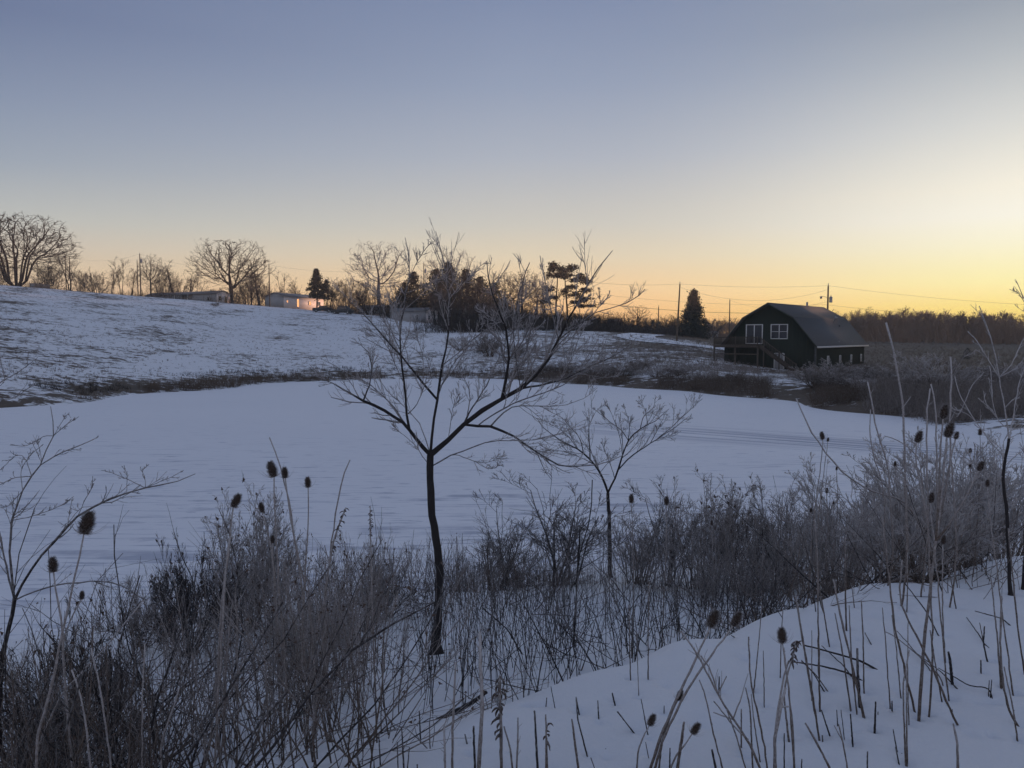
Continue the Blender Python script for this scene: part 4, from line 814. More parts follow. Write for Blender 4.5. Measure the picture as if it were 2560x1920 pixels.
# near shrubs, each one placed
for a in (('up1', 600, None, 9.6, 1178, 190, 'upright fan shaped frosted shrub behind the pair of tallest teasels at left'),
          ('up2', 660, None, 9.0, 1250, 160, 'smaller upright shrub right of the fan shaped one'),
          ('dark', 455, None, 8.6, 1330, 300, 'dense dark tangled shrub overhanging the snow at left'),
          ('dark', 560, None, 9.6, 1380, 220, 'dark tangled shrub under the fan shaped shrub'),
          ('arch2', 330, None, 9.5, 1400, 240, 'low arching shrub by the near shore at far left'),
          ('arch1', 900, None, 8.8, 1325, 330, 'arching dark shrub just left of the front tree trunk'),
          ('dark', 960, None, 9.6, 1420, 230, 'low dark shrub behind the front tree trunk'),
          ('arch2', 800, None, 8.0, 1380, 240, 'arching frosted shrub among the weeds left of the trunk'),
          ('open1', 1395, None, 12.6, 1172, 300, 'open airy shrub with fine fanning twigs left of the small tree'),
          ('open1', 1240, None, 13.0, 1235, 240, 'thin leaning shrub between the front tree and the airy shrub'),
          ('arch1', 1150, None, 12.6, 1400, 260, 'low brown shrub on the shore right of the trunk'),
          ('dark', 1300, None, 13.2, 1410, 240, 'dark low shrub on the shore under the airy shrub'),
          ('arch2', 1420, None, 12.8, 1400, 200, 'dark arching shrub at the foot of the small tree'),
          ('up2', 1600, None, 12.4, 1255, 200, 'upright shrub right of the small tree'),
          ('open1', 1680, None, 12.0, 1185, 200, 'open shrub with long bare shoots over the pond tracks'),
          ('up1', 1760, None, 11.6, 1160, 210, 'upright frosted shrub in the middle of the right thicket'),
          ('arch1', 1850, None, 11.0, 1210, 240, 'arching frosted shrub in the right thicket'),
          ('dark', 1930, None, 10.6, 1300, 260, 'dark based shrub at the heart of the right thicket'),
          ('up2', 1980, None, 11.6, 1175, 220, 'upright frosted shrub left of the big frosted bush'),
          ('frost', 2110, None, 10.4, 1130, 300, 'frosted spreading shrub left side of the big frosted bush'),
          ('frost', 2320, None, 6.5, 1085, 430, 'big dense frosted bush at right, behind the tall teasels'),
          ('frost', 2400, None, 9.4, 1065, 380, 'tall frosted bush at right behind the slender sapling'),
          ('frost', 2540, None, 9.4, 1040, 330, 'frosted bush cut by the right edge'),
          ('up2', 2250, None, 11.4, 1120, 260, 'grey shrub behind the big frosted bush'),
          ('arch2', 2440, None, 7.0, 1290, 280, 'low arching frosted shrub under the sapling'),
          ('arch1', 1760, None, 9.6, 1370, 200, 'small arching shrub among the middle stalks'),
          ('dark', 110, None, 4.6, 1500, 420, 'dark thorny tangle filling the lower left corner'),
          ('arch2', 30, None, 4.0, 1560, 420, 'arching frosted brambles in the bottom left corner'),
          ('arch1', 230, None, 5.2, 1540, 260, 'arching brambles right of the dark thorny tangle'),
          ('up2', 780, None, 5.4, 1400, 240, 'low upright shrub under the frosted weeds')):
    shrub(*a)
# ------------------------------------------------------------ traced trees: pixel outlines turned into branches with their own depths
WOB = .04
def smooth(P, R, n=14):
    P = np.asarray(P, float); d = np.concatenate([[0], np.cumsum(np.linalg.norm(np.diff(P, axis=0), axis=1))]); t = np.linspace(0, d[-1], n)
    Q = np.stack([np.interp(t, d, P[:, i]) for i in range(3)], 1); r = np.interp(t, d, R)
    for _ in range(2): Q[1:-1] = (Q[:-2] + Q[1:-1] * 2 + Q[2:]) / 4
    L_ = d[-1] / n; Q[1:-1] += rng.normal(size=Q[1:-1].shape) * L_ * WOB; return Q, r
def traced(name, label, zoom, D0, branches, cat, twig=((8, .30), (5, .45)), tw=.0022, mat='bark_dark', fr=.8, depth=.9, stuffr=.0, upt=.09, twK=5, bumps=True, frk=.013):
    ox, oy, s_ = zoom; P3 = []; base = None
    for bi, (pts, w0, w1, par) in enumerate(branches):
        q = [(ox + x / s_, oy + y / s_) for x, y in pts]
        if par is None:
            g0 = hit(*q[0]); 
            if D0: g0 = gat(q[0][0], D0)
            base = g0; D = g0[1]; Ds = [D] * len(q); p = [g0 - np.array([0, 0, .05])] + [at(x, y, D) for x, y in q[1:]]
        else:   # start on the parent branch, at the place nearest to the first point
            pp = P3[par][0]; a0 = at(q[0][0], q[0][1], D0_); sc_ = pp[:, 1:2]
            scr = np.stack([pp[:, 0] / pp[:, 1], (pp[:, 2] - H) / pp[:, 1]], 1); tgt = np.array([a0[0] / a0[1], (a0[2] - H) / a0[1]])
            k = np.argmin(((scr - tgt) ** 2).sum(1)); Ds0 = pp[k, 1]; off = rng.uniform(-1, 1) * depth
            if abs(off) < .3 * depth: off = math.copysign(.45 * depth, off)
            ln = np.cumsum([0] + [math.hypot(q[i + 1][0] - q[i][0], q[i + 1][1] - q[i][1]) for i in range(len(q) - 1)]); ln = ln / max(ln[-1], 1)
            sc2 = min(1.0, math.hypot(q[-1][0] - q[0][0], q[-1][1] - q[0][1]) / F * Ds0 / 1.2)
            p = [pp[k]] + [at(x, y, Ds0 + off * sc2 * l) for (x, y), l in zip(q[1:], ln[1:])]
        if par is None: D0_ = D
        R = np.linspace(w0 * (1 if par is None else .86), w1 * 1.0, len(p)) / s_ / F * D0_ / 2
        Q, r = smooth(p, R, 18 if par is None else 14); P3.append((Q, r))
    e = empty(name, base, 0, label, cat); loc = np.array(base)
    t = MB(); rr = P3[0][1].copy(); rr[0] *= 1.9; rr[1] *= 1.15; t.tubes(P3[0][0] - loc, rr * (1 + rng.uniform(-.05, .05, len(rr))), 10, np.linspace(0, .12, len(rr))); t.build('trunk', M[mat], e, smooth=True)
    for Q, r in P3[1:]:
        b = MB(); f = np.clip(1.0 - r / frk, .04, 1) * fr; jr = r * (1 + rng.uniform(-.13, .13, len(r)))
        b.tubes(Q - loc, jr, 6, f, cap=True); b.build('branch', M[mat], e, smooth=True)
    c = MB()
    A = np.stack([q_[0] for q_ in P3[1:]]); B = np.stack([q_[1] for q_ in P3[1:]]); A = A - loc
    for i, (m2, l_) in enumerate(twig):
        A, B = kids(A, B, m2, .25 if i == 0 else .15, .93 if i == 0 else 1, .62, l_, twK, .11, upt, .5, .55, rmin=tw, lv=.5)
        jr = B * (1 + rng.uniform(-.25, .3, B.shape)); c.tubes(A, jr, 4, fr * (1.0 if i else .8))
        if bumps:   # buds and frost knobs along the twigs
            bd, br = kids(A, B, 3, .1, .95, .9, .07, 2, 0, .1, .9, .8); c.tubes(bd, br, 3, fr)
    tw_ = c.build('twigs', M[mat], e); return e
Z2 = (800, 550, 2.5525)
z4 = lambda pts: [((800 + x / 2.304 - 800) * 2.5525, (1200 + y / 2.304 - 550) * 2.5525) for x, y in pts]
trunk = z4([(672, 985), (676, 800), (684, 650), (690, 520), (684, 420), (668, 320), (648, 200), (638, 60)]) + [(694, 1620), (697, 1545), (704, 1500)]
T1 = [(trunk, 56, 42, None),
 ([(700, 1510), (640, 1440), (590, 1370), (560, 1300), (480, 1245), (430, 1215), (345, 1185), (280, 1157), (235, 1150), (190, 1100), (110, 1050), (50, 1025), (-60, 985)], 34, 4, 0),
 ([(280, 1157), (300, 1090), (325, 1020), (332, 900), (320, 860), (270, 790), (190, 770)], 14, 3, 1),
 ([(575, 1330), (560, 1220), (545, 1110), (525, 980), (512, 860), (510, 700), (520, 600), (550, 500), (572, 380), (568, 260), (548, 170), (543, 112)], 20, 5, 1),
 ([(715, 1500), (732, 1420), (735, 1300), (735, 1190), (747, 1080), (775, 980), (795, 880), (820, 780), (832, 640), (835, 520), (822, 380), (790, 250), (755, 150), (738, 72)], 26, 5, 0),
 ([(738, 1200), (705, 1110), (650, 1015), (590, 950), (500, 850), (400, 740), (330, 650), (250, 560), (170, 500), (78, 415)], 18, 5, 4),
 ([(560, 1300), (520, 1240), (440, 1160), (370, 1090), (330, 1050), (230, 1000), (100, 930), (0, 880)], 11, 3, 1),
 ([(712, 1515), (800, 1410), (860, 1360), (930, 1310), (1010, 1230), (1080, 1170), (1140, 1130), (1250, 1085), (1340, 1062), (1410, 1025), (1452, 950), (1475, 860), (1500, 760), (1560, 700), (1620, 600), (1660, 500), (1700, 400), (1750, 300), (1800, 240), (1867, 195)], 42, 5, 0),
 ([(1140, 1130), (1185, 1040), (1208, 950), (1212, 870), (1200, 760), (1170, 660), (1120, 520), (1080, 420), (1070, 330), (1065, 262)], 26, 5, 7),
 ([(1345, 1062), (1450, 1048), (1530, 1030), (1640, 975), (1740, 925), (1870, 880), (1950, 830), (2020, 750)], 16, 4, 7),
 ([(1505, 755), (1600, 700), (1680, 650), (1750, 585), (1850, 565), (1950, 535), (2000, 510), (2075, 440)], 10, 5, 7),
 ([(940, 1310), (1000, 1322), (1080, 1318), (1120, 1315), (1185, 1332), (1250, 1385), (1320, 1440), (1400, 1500), (1470, 1550), (1550, 1580), (1630, 1590), (1700, 1575), (1800, 1560), (1870, 1545), (1935, 1500)], 22, 4, 7),
 ([(1085, 1320), (1130, 1255), (1220, 1190), (1310, 1182), (1400, 1188), (1500, 1195), (1600, 1175), (1720, 1130), (1770, 1070)], 11, 3, 11),
 ([(1000, 1320), (1100, 1245), (1240, 1165), (1380, 1115), (1530, 1075), (1570, 1040), (1640, 1000)], 11, 4, 11),
 ([(730, 1550), (830, 1500), (960, 1450), (1060, 1415), (1150, 1400), (1260, 1395), (1340, 1420), (1450, 1395), (1570, 1350), (1690, 1300)], 11, 3, 0),
 ([(795, 1460), (870, 1490), (950, 1530), (1040, 1557), (1100, 1540), (1190, 1490)], 8, 2.5, 14),
 ([(1000, 1545), (1050, 1580), (1100, 1590), (1170, 1545)], 5, 2, 15),
 ([(930, 1310), (945, 1240), (990, 1170), (1050, 1080), (1100, 980), (1130, 900), (1160, 840)], 15, 4, 7),
 ([(940, 1250), (960, 1150), (955, 1080), (930, 1020), (890, 960), (880, 880)], 9, 3, 17),
 ([(1200, 1000), (1170, 900), (1180, 800), (1195, 650), (1170, 560), (1130, 470)], 10, 5, 8),
 ([(1270, 1075), (1255, 950), (1240, 800), (1232, 640), (1290, 420), (1300, 320), (1338, 272)], 9, 5, 7),
 ([(1505, 740), (1490, 620), (1455, 500), (1430, 350), (1418, 290), (1404, 228)], 9, 5, 7),
 ([(780, 975), (850, 880), (950, 780), (1050, 700), (1150, 655), (1230, 600)], 8, 4, 4),
 ([(835, 540), (870, 470), (930, 390), (1000, 310), (1066, 260)], 8, 4, 4),
 ([(740, 1150), (770, 1060), (850, 920), (930, 820), (1000, 740)], 8, 3, 4),
 ([(570, 350), (610, 280), (660, 200), (718, 133)], 6, 4, 3),
 ([(548, 500), (640, 440), (740, 390), (820, 360), (892, 340)], 7, 4, 3),
 ([(585, 1250), (600, 1210), (640, 1140), (665, 1050), (700, 940), (720, 860)], 8, 3, 3),
 ([(715, 1400), (640, 1290), (560, 1210), (480, 1140), (400, 1060), (350, 960)], 7, 3, 0),
 ([(672, 1570), (620, 1450), (560, 1390), (500, 1350), (450, 1290)], 6, 2.5, 0),
 ([(512, 800), (450, 700), (420, 620), (390, 520), (340, 440), (290, 400)], 7, 4, 3),
 ([(525, 1000), (470, 900), (430, 800), (360, 720), (290, 690)], 6, 3, 3),
 ([(1480, 850), (1540, 800), (1620, 740), (1680, 660)], 7, 4, 7),
 ([(1210, 900), (1280, 800), (1330, 700), (1370, 600), (1390, 540)], 8, 4, 8),
 ([(1180, 720), (1090, 620), (1040, 580), (985, 560)], 6, 5, 8),
 ([(1560, 700), (1560, 600), (1530, 540), (1450, 580), (1420, 570)], 6, 5, 7),
 ([(1640, 560), (1700, 500), (1730, 470)], 5, 4, 7),
 ([(1740, 590), (1790, 540), (1840, 490), (1850, 450)], 6, 5, 10), ([(1790, 540), (1780, 470), (1778, 430)], 5, 4, 37),
 ([(835, 560), (780, 480), (700, 430), (650, 410)], 6, 4, 4), ([(1640, 980), (1760, 1000), (1830, 1010), (1925, 985)], 6, 4, 9),
 ([(1530, 1035), (1600, 900), (1690, 660)], 5, 3, 9), ([(860, 1360), (840, 1250), (850, 1180), (890, 1130), (880, 1040)], 6, 2.5, 7),
 ([(650, 1020), (660, 900), (640, 800), (600, 720), (610, 600)], 6, 3, 5), ([(400, 745), (330, 740), (250, 700)], 5, 3, 5),
 ([(1185, 830), (1110, 740), (1060, 680), (1030, 600)], 6, 5, 8), ([(1200, 780), (1250, 700), (1275, 620), (1270, 540)], 7, 5, 8), ([(1215, 880), (1320, 780), (1400, 680), (1440, 640)], 6, 5, 8), ([(1190, 900), (1130, 850), (1080, 790), (1050, 760)], 6, 5, 8), ([(1255, 950), (1310, 860), (1340, 760), (1350, 640), (1380, 560)], 6, 5, 20),
 ([(1195, 1000), (1290, 900), (1390, 830), (1480, 790)], 5, 4, 8), ([(1235, 640), (1190, 560), (1180, 480)], 5, 4, 20), ([(1440, 960), (1390, 880), (1370, 800), (1330, 720)], 6, 4, 7), ([(1560, 720), (1620, 680), (1720, 660)], 5, 4, 7), ([(1470, 900), (1560, 860), (1660, 820), (1720, 760)], 5, 3, 7), ([(590, 950), (560, 860), (480, 640), (450, 560), (420, 430)], 6, 4, 5)]
traced('young_tree', 'bare young tree with frosted spreading branches in the middle foreground', Z2, None, T1, 'tree', ((13, .24), (5, .5)), .0022, fr=.85, depth=.9)
Z5 = (1300, 950, 2.766)
T2 = [([(632, 1345), (620, 1100), (615, 900), (608, 780)], 30, 22, None),
 ([(608, 785), (580, 680), (530, 600), (450, 500), (390, 470), (300, 440), (220, 380), (150, 320), (125, 280)], 18, 3, 0),
 ([(520, 590), (430, 540), (300, 490), (180, 480), (130, 440)], 7, 2, 1), ([(450, 500), (420, 400), (350, 330), (300, 260), (200, 215)], 8, 2, 1),
 ([(612, 780), (640, 700), (690, 600), (710, 520), (745, 410), (810, 340), (900, 310), (960, 270), (1030, 200)], 18, 3, 0),
 ([(690, 605), (760, 530), (870, 460), (960, 400), (1060, 340), (1150, 270), (1172, 250)], 11, 3, 4),
 ([(960, 400), (1080, 300), (1170, 210), (1262, 130)], 7, 3, 5), ([(745, 412), (700, 340), (620, 290), (540, 220), (490, 190)], 7, 3, 4),
 ([(750, 400), (760, 300), (730, 220), (720, 170)], 7, 2, 4), ([(812, 340), (850, 250), (930, 190), (935, 110)], 7, 2, 4), ([(860, 320), (870, 220), (820, 110)], 6, 2, 4),
 ([(590, 740), (550, 640), (500, 520), (460, 400), (480, 270), (560, 180)], 8, 2, 0), ([(720, 500), (690, 380), (640, 250), (600, 160)], 6, 2, 4), ([(390, 470), (330, 380), (260, 330), (200, 300)], 6, 2, 1),
 ([(550, 640), (620, 560), (700, 470)], 5, 2, 11), ([(900, 440), (960, 330), (1000, 240)], 6, 2, 5), ([(640, 700), (630, 600), (590, 500), (560, 420)], 6, 2, 4)]
traced('small_tree', 'small bare tree with a forked trunk and fine grey twigs on the near shore', Z5, 13.2, T2, 'tree', ((9, .30), (5, .5), (3, .5)), .0024, 'bark_dark', .75, .7)
Z7 = (1960, 850, 2.765)
T3 = [([(1570, 1757), (1560, 1659), (1550, 1450), (1550, 1300), (1530, 1100), (1510, 950), (1520, 850), (1555, 680)], 26, 17, None),
 ([(1555, 680), (1545, 600), (1520, 450), (1490, 280), (1450, 60), (1420, -60), (1350, -235)], 13, 6, 0),
 ([(1560, 680), (1590, 500), (1612, 350), (1640, 240), (1690, 120)], 9, 5, 0), ([(1515, 830), (1420, 700), (1330, 570), (1240, 430), (1195, 345), (1180, 250)], 9, 5, 0),
 ([(1240, 430), (1300, 310), (1385, 220)], 6, 5, 3), ([(1235, 425), (1210, 520), (1140, 480)], 5, 4, 3), ([(1330, 570), (1270, 510), (1150, 470)], 6, 4, 3), ([(1505, 968), (1400, 910), (1300, 840), (1180, 760)], 7, 3, 0),
 ([(1525, 900), (1600, 800), (1720, 720)], 7, 4, 0), ([(1490, 280), (1420, 150), (1330, 0), (1270, -60)], 8, 6, 1), ([(1500, 270), (1570, 180), (1630, 40), (1700, -80)], 8, 5, 1), ([(1490, 250), (1600, 200), (1720, 60)], 6, 5, 1),
 ([(1545, 640), (1480, 570), (1440, 440), (1440, 280), (1420, 180)], 7, 5, 1), ([(1530, 480), (1580, 410), (1630, 400)], 5, 4, 1), ([(1480, 560), (1400, 450), (1340, 400)], 5, 4, 12), ([(1500, 520), (1430, 470), (1390, 440), (1380, 350)], 5, 4, 12), ([(1560, 690), (1640, 640), (1740, 560)], 6, 4, 0)]
traced('slender_sapling', 'slender dark sapling with thick frosted twigs near the right edge', Z7, None, T3, 'tree', ((5, .20), (2, .4)), .0022, 'bark_dark', 1.1, .6, frk=.03)
Z1 = (0, 850, 2.765)
T4 = [([(-20, 3300), (-10, 2700), (10, 2250), (50, 2060), (100, 1800)], 34, 26, None),
 ([(110, 1760), (170, 1640), (300, 1480), (420, 1330), (540, 1210), (640, 1140), (780, 1075), (900, 1050), (1060, 1015), (1200, 980), (1280, 955), (1350, 925)], 24, 5, 0),
 ([(90, 1790), (78, 1600), (65, 1400), (70, 1260), (90, 1180), (130, 1080), (210, 940), (330, 810), (375, 660), (385, 560), (350, 460)], 20, 5, 0),
 ([(210, 940), (100, 950), (0, 1000)], 8, 5, 2), ([(300, 850), (400, 790), (500, 750), (600, 710), (672, 675)], 10, 5, 2), ([(385, 620), (450, 590), (545, 530)], 6, 4, 2), ([(360, 720), (300, 660), (250, 700), (160, 740), (80, 720)], 6, 4, 2),
 ([(200, 900), (180, 820), (130, 780), (60, 840), (0, 900)], 6, 4, 2), ([(70, 1750), (40, 1560), (0, 1350), (-40, 1200)], 16, 10, 0), ([(960, 1035), (880, 960), (780, 920), (700, 900)], 7, 4, 1), ([(960, 1035), (1010, 990), (980, 900), (1030, 860)], 6, 4, 1),
 ([(1010, 1020), (1080, 990), (1180, 950), (1270, 900)], 6, 4, 1), ([(930, 1045), (880, 920), (840, 870)], 5, 4, 1), ([(420, 1330), (480, 1200), (500, 1090), (440, 1140)], 6, 4, 1), ([(540, 1210), (590, 1100), (640, 1010), (640, 940)], 6, 4, 1), ([(60, 1280), (180, 1230), (320, 1190), (450, 1130), (510, 1080)], 8, 4, 2),
 ([(90, 1790), (200, 1740), (450, 1680), (760, 1660), (880, 1700), (960, 1790), (1020, 1800)], 14, 7, 0), ([(130, 1080), (60, 1150), (0, 1160)], 6, 4, 2), ([(150, 1020), (140, 900), (200, 800), (300, 720)], 6, 4, 2), ([(380, 650), (470, 500), (490, 540)], 4, 3, 2), ([(660, 1130), (560, 1150), (420, 1330)], 4, 4, 1)]
traced('gnarled_sapling', 'leaning bare sapling with crooked twigs and one long low branch at the left edge', Z1, 3.9, T4, 'tree', ((7, .18), (3, .5)), .0014, 'bark_dark', .7, .5, upt=.12)
# a twig tip coming in from outside on the left
T5 = [([(-300, 1500), (-220, 800), (-150, 500), (-60, 350)], 20, 14, None), ([(-60, 350), (20, 275), (100, 240), (180, 185), (262, 120)], 9, 4, 0), ([(180, 185), (190, 130), (200, 75)], 5, 4, 1), ([(40, 260), (10, 170), (0, 110)], 5, 4, 1), ([(-60, 350), (0, 320), (40, 270)], 6, 4, 0), ([(-60, 440), (20, 420), (110, 400), (200, 330), (250, 290)], 7, 4, 0), ([(110, 400), (190, 300), (185, 240)], 4, 3, 5)]
traced('bare_sapling', 'frosted twig tips reaching in at the left edge above the pond shore', Z1, 3.6, T5, 'tree', ((3, .2),), .0014, 'bark_dark', .7, .4)
T6 = [([(1720, 1500), (1700, 600), (1690, 0)], 20, 14, None), ([(1690, 0), (1680, -250), (1640, -330), (1600, -420)], 9, 4, 0), ([(1680, -250), (1620, -330), (1560, -350)], 6, 4, 1)]
traced('bare_sapling', 'frosted twig tips just showing at the right edge against the yellow sky', Z7, 5.5, T6, 'tree', ((9, .2), (3, .4)), .002, 'bark_dark', .9, .4)
# ------------------------------------------------------------ teasels
WOB = .028
def teasel_meshes():
    m_ = MB(); n = 11; t = np.linspace(0, 1, n); prof = .5 * np.sin(math.pi * np.clip(t * .96 + .03, 0, 1)) ** .62 * (1 - .22 * t)
    m_.tubes(np.stack([np.zeros(n), np.zeros(n), t], 1), prof * .62, 12, .0)
    k = 620; u = rng.uniform(.03, .98, k); a = np.arange(k) * 2.39996; r = np.interp(u, t, prof) * .6
    s0 = np.stack([r * np.cos(a), r * np.sin(a), u], 1); d = nrm(np.stack([np.cos(a), np.sin(a), (u - .25) * 1.7], 1) + rng.normal(size=(k, 3)) * .18)
    P, R = walk(s0, d, rng.uniform(.11, .26, k), 2, 0, 0, np.full(k, .012), .3); m_.tubes(P, R, 3, np.array([[.05, .95]]) * np.ones((k, 1)))
    b = MB(); k = 9; a = np.arange(k) / k * 6.283 + rng.normal(size=k) * .2
    d = np.stack([np.cos(a), np.sin(a), np.full(k, -.1)], 1); P, R = walk(np.zeros((k, 3)), d, rng.uniform(.55, 1.25, k), 8, .03, .22, np.full(k, .014), .3); b.tubes(P, R, 3, .7)
    return m_.mesh('seed_head', M['teasel']), b.mesh('bracts', M['stem'])
M['teasel'] = bark('teasel head', (.045, .030, .022), 60)
M['teasel'] = bark('teasel head', (.060, .040, .030), 1.0, 60.0)
TH = teasel_meshes()
UP = Vector((0, 0, 1))
def place_head(parent, p, q, hpx, D, f=.80):
    """head with its base at p (world) pointing along q-p, hpx source pixels tall"""
    L_ = hpx / F * D; d = Vector(q - p).normalized()
    for nm, me, s_ in (('seed_head', TH[0], (L_ * f, L_ * f, L_)), ('bracts', TH[1], (L_,) * 3)):
        o = bpy.data.objects.new(nm, me); C.objects.link(o); o.parent = parent; o.location = Vector(p) - parent.location; o.scale = s_
        o.rotation_mode = 'QUATERNION'; o.rotation_quaternion = UP.rotation_difference(d) @ Vector((0, 0, 1)).rotation_difference(Vector((0, 0, 1)))
def stem_mb(P, R, fr, prick=True, sides=6, base=None):
    Q, r = smooth(P, R, 22); r = r * (1 + rng.uniform(-.1, .14, len(r))); m_ = MB(); b = np.array(base if base is not None else (0, 0, 0))
    m_.tubes(Q - b, r, sides, np.linspace(.35, 1, len(r)) * fr, cap=True)
    if prick:
        L_ = np.linalg.norm(np.diff(Q, axis=0), axis=1).sum(); a, c = kids((Q - b)[None], r[None], int(min(L_ * 170, 260)), .05, 1, 1.3, .006 / max(L_, .1), 2, 0, 0, .45, .4); 
        c = np.maximum(c, .0006); d = a[:, 1] - a[:, 0]; a[:, 1] = a[:, 0] + nrm(d) * .005 * rng.uniform(.5, 1.2, (len(a), 1)) + 0; m_.tubes(a, c, 3, fr)
    return m_
def teasel(heads, stem, D, wpx, label, group=None, fr=.75, hs=.0, dep=None):
    """heads: (base px, base py, tip px, tip py); stem: pixels from the ground up to the first head; extra heads branch off at the stem point k"""
    if dep is None: g0 = hit(*stem[0], rmin=1.2)
    else:
        g0 = gat(stem[0][0], dep)
    D = g0[1]; e = empty('teasel', g0, 0, label, 'teasel', group); h0 = heads[0]
    if dep is None: P = [g0 - np.array([0, 0, .04])] + [at(x, y, D) for x, y in stem[1:]]
    else: P = [g0 - np.array([0, 0, .04])] + [at(x, y, D) for x, y in stem]
    r = wpx / F * D / 2; hb = at(h0[0], h0[1], D); P = P + [hb]
    m_ = stem_mb(P, np.linspace(r * 1.25, r * .7, len(P)), fr, base=g0); m_.build('stem', M['stem'], e)
    for i, h in enumerate(heads):
        Di = D + (0 if i == 0 else rng.uniform(-.12, .12)); b = at(h[0], h[1], Di); tp = at(h[2], h[3], Di)
        if i and len(h) > 4:
            k = h[4]; q = [P[k]] + [at(x, y, D + (Di - D) * .6) for x, y in h[5:]] + [b]
            stem_mb(q, np.linspace(r * .85, r * .6, len(q)), fr, base=g0).build('side_stem', M['stem'], e)
        place_head(e, b, tp, math.hypot(h[0] - h[2], h[1] - h[3]), Di)
    return e
def z7(x, y): return (1960 + x / 2.765, 850 + y / 2.765)
def z1(x, y): return (x / 2.765, 850 + y / 2.765)
def z3(x, y): return (x / 2.765, 1320 + y / 2.765)
def z6(x, y): return (1500 + x / 3.16, 1450 + y / 3.16)
def z8(x, y): return (1960 + x / 3.19, 1400 + y / 3.19)
def z5(x, y): return (1300 + x / 2.766, 950 + y / 2.766)
def Hd(z, *a): return z(a[0], a[1]) + z(a[2], a[3])
T = teasel
T([Hd(z1, 580, 1340, 625, 1185)], [z1(575, 1400), z1(545, 1540), z3(480, 480), z3(440, 640), z3(390, 900), z3(330, 1180), z3(230, 1560)][::-1], 0, 6, 'large frosted teasel head at left, biggest and nearest of all, below the long branch', dep=2.25)
T([Hd(z1, 370, 1605, 362, 1500)], [z3(375, 330), z3(400, 520), z3(430, 650), z3(440, 900)][::-1], 0, 5, 'round spiny teasel head at lower left of the biggest one', dep=2.8)
T([Hd(z3, 565, 492, 568, 435)], [z3(560, 560), z3(450, 640), z3(430, 900)][::-1], 0, 4, 'small flattened teasel head low at left, under the biggest one', dep=3.4)
T([Hd(z1, 1895, 948, 1865, 842)], [z1(1897, 1100), z1(1900, 1250), z1(1920, 1500), z3(1930, 480), z3(1970, 800), z3(1985, 1250)][::-1], 0, 4.5, 'tall dark teasel, left one of the close pair above the frosted weeds', dep=3.6)
T([Hd(z1, 1972, 955, 1965, 880)], [z1(1985, 1080), z1(2010, 1250), z1(2060, 1500), z3(2090, 400), z3(2100, 900), z3(2120, 1300)][::-1], 0, 4.5, 'tall dark teasel, right one of the close pair above the frosted weeds', dep=3.7)
T([Hd(z1, 2130, 1020, 2125, 948)], [z1(2132, 1200), z1(2122, 1400), z1(2108, 1600), z3(2090, 700), z3(2080, 1100)][::-1], 0, 4, 'tall teasel a little right of the close pair, lower and lighter', dep=3.9)
T([Hd(z1, 1612, 1155, 1655, 1065)], [z1(1600, 1260), z1(1580, 1440), z1(1560, 1600), z3(1530, 500), z3(1510, 900), z3(1490, 1300)][::-1], 0, 5, 'pale frosted teasel in front of the fan shaped shrub', dep=3.1)
T([Hd(z1, 1815, 1190, 1800, 1125)], [z1(1830, 1270), z1(1870, 1400), z1(1900, 1600)][::-1], 0, 3.5, 'small teasel below and left of the close pair', dep=4.4)
T([Hd(z1, 1885, 1405, 1885, 1350)], [z1(1885, 1500), z1(1890, 1640)][::-1], 0, 3, 'little dark teasel head low beneath the close pair', dep=4.8)
T([Hd(z5, 770, 850, 770, 790)], [z5(775, 1000), z5(780, 1200), z5(790, 1400)][::-1], 0, 2.6, 'dark teasel against the pond right of the small tree, first of two', dep=6.6)
T([Hd(z5, 1013, 865, 1012, 805)], [z5(1015, 1000), z5(1010, 1200), z5(1000, 1400)][::-1], 0, 2.6, 'dark teasel against the pond right of the small tree, second of two', dep=6.6)
T([Hd(z5, 1325, 1005, 1325, 970)], [z5(1330, 1150), z5(1340, 1350)][::-1], 0, 2.2, 'small dark teasel head within the middle thicket, upper of two', dep=8.0)
T([Hd(z5, 1348, 1040, 1348, 1012)], [z5(1350, 1150), z5(1352, 1350)][::-1], 0, 2.0, 'small dark teasel head within the middle thicket, lower of two', dep=8.2)
T([Hd(z7, 268, 688, 258, 635)], [z7(262, 800), z7(245, 950), z7(225, 1070), z7(200, 1300)][::-1], 0, 2.8, 'dark teasel over the pond tracks, taller of a pair', dep=6.0)
T([Hd(z7, 302, 702, 306, 675)], [z7(292, 780), z7(270, 950), z7(240, 1200)][::-1], 0, 2.2, 'small dark teasel over the pond tracks, shorter of a pair', dep=6.3)
T([Hd(z7, 1125, 672, 1160, 575), Hd(z7, 1098, 545, 1118, 450) + (3, z7(1075, 1000), z7(1078, 780)), Hd(z7, 1185, 685, 1200, 635) + (3, z7(1105, 1100), z7(1160, 780)), Hd(z7, 1345, 905, 1375, 840) + (3, z7(1130, 1290), z7(1240, 1120))],
  [z8(1075, 1245), z8(1110, 750), z8(1165, 250), z7(1050, 1390), z7(1085, 1150), z7(1105, 850)], 0, 7, 'tall many headed frosted teasel standing before the big bush at right')
T([Hd(z7, 918, 708, 945, 632)], [z8(1155, 1215), z8(1190, 700), z8(1170, 300), z7(1000, 1250), z7(940, 1020), z7(908, 820)], 0, 4.5, 'frosted teasel just left of the many headed one')
T([Hd(z7, 1015, 1125, 1025, 1055)], [z8(1320, 1095), z8(1270, 700), z7(1040, 1400), z7(1015, 1250)], 0, 3.5, 'low frosted teasel between the stems of the many headed one')
T([Hd(z7, 1405, 1015, 1408, 965)], [z8(1835, 1050), z8(1780, 700), z8(1735, 380), z7(1450, 1430), z7(1415, 1200)], 0, 3.5, 'frosted teasel just left of the slender sapling trunk')
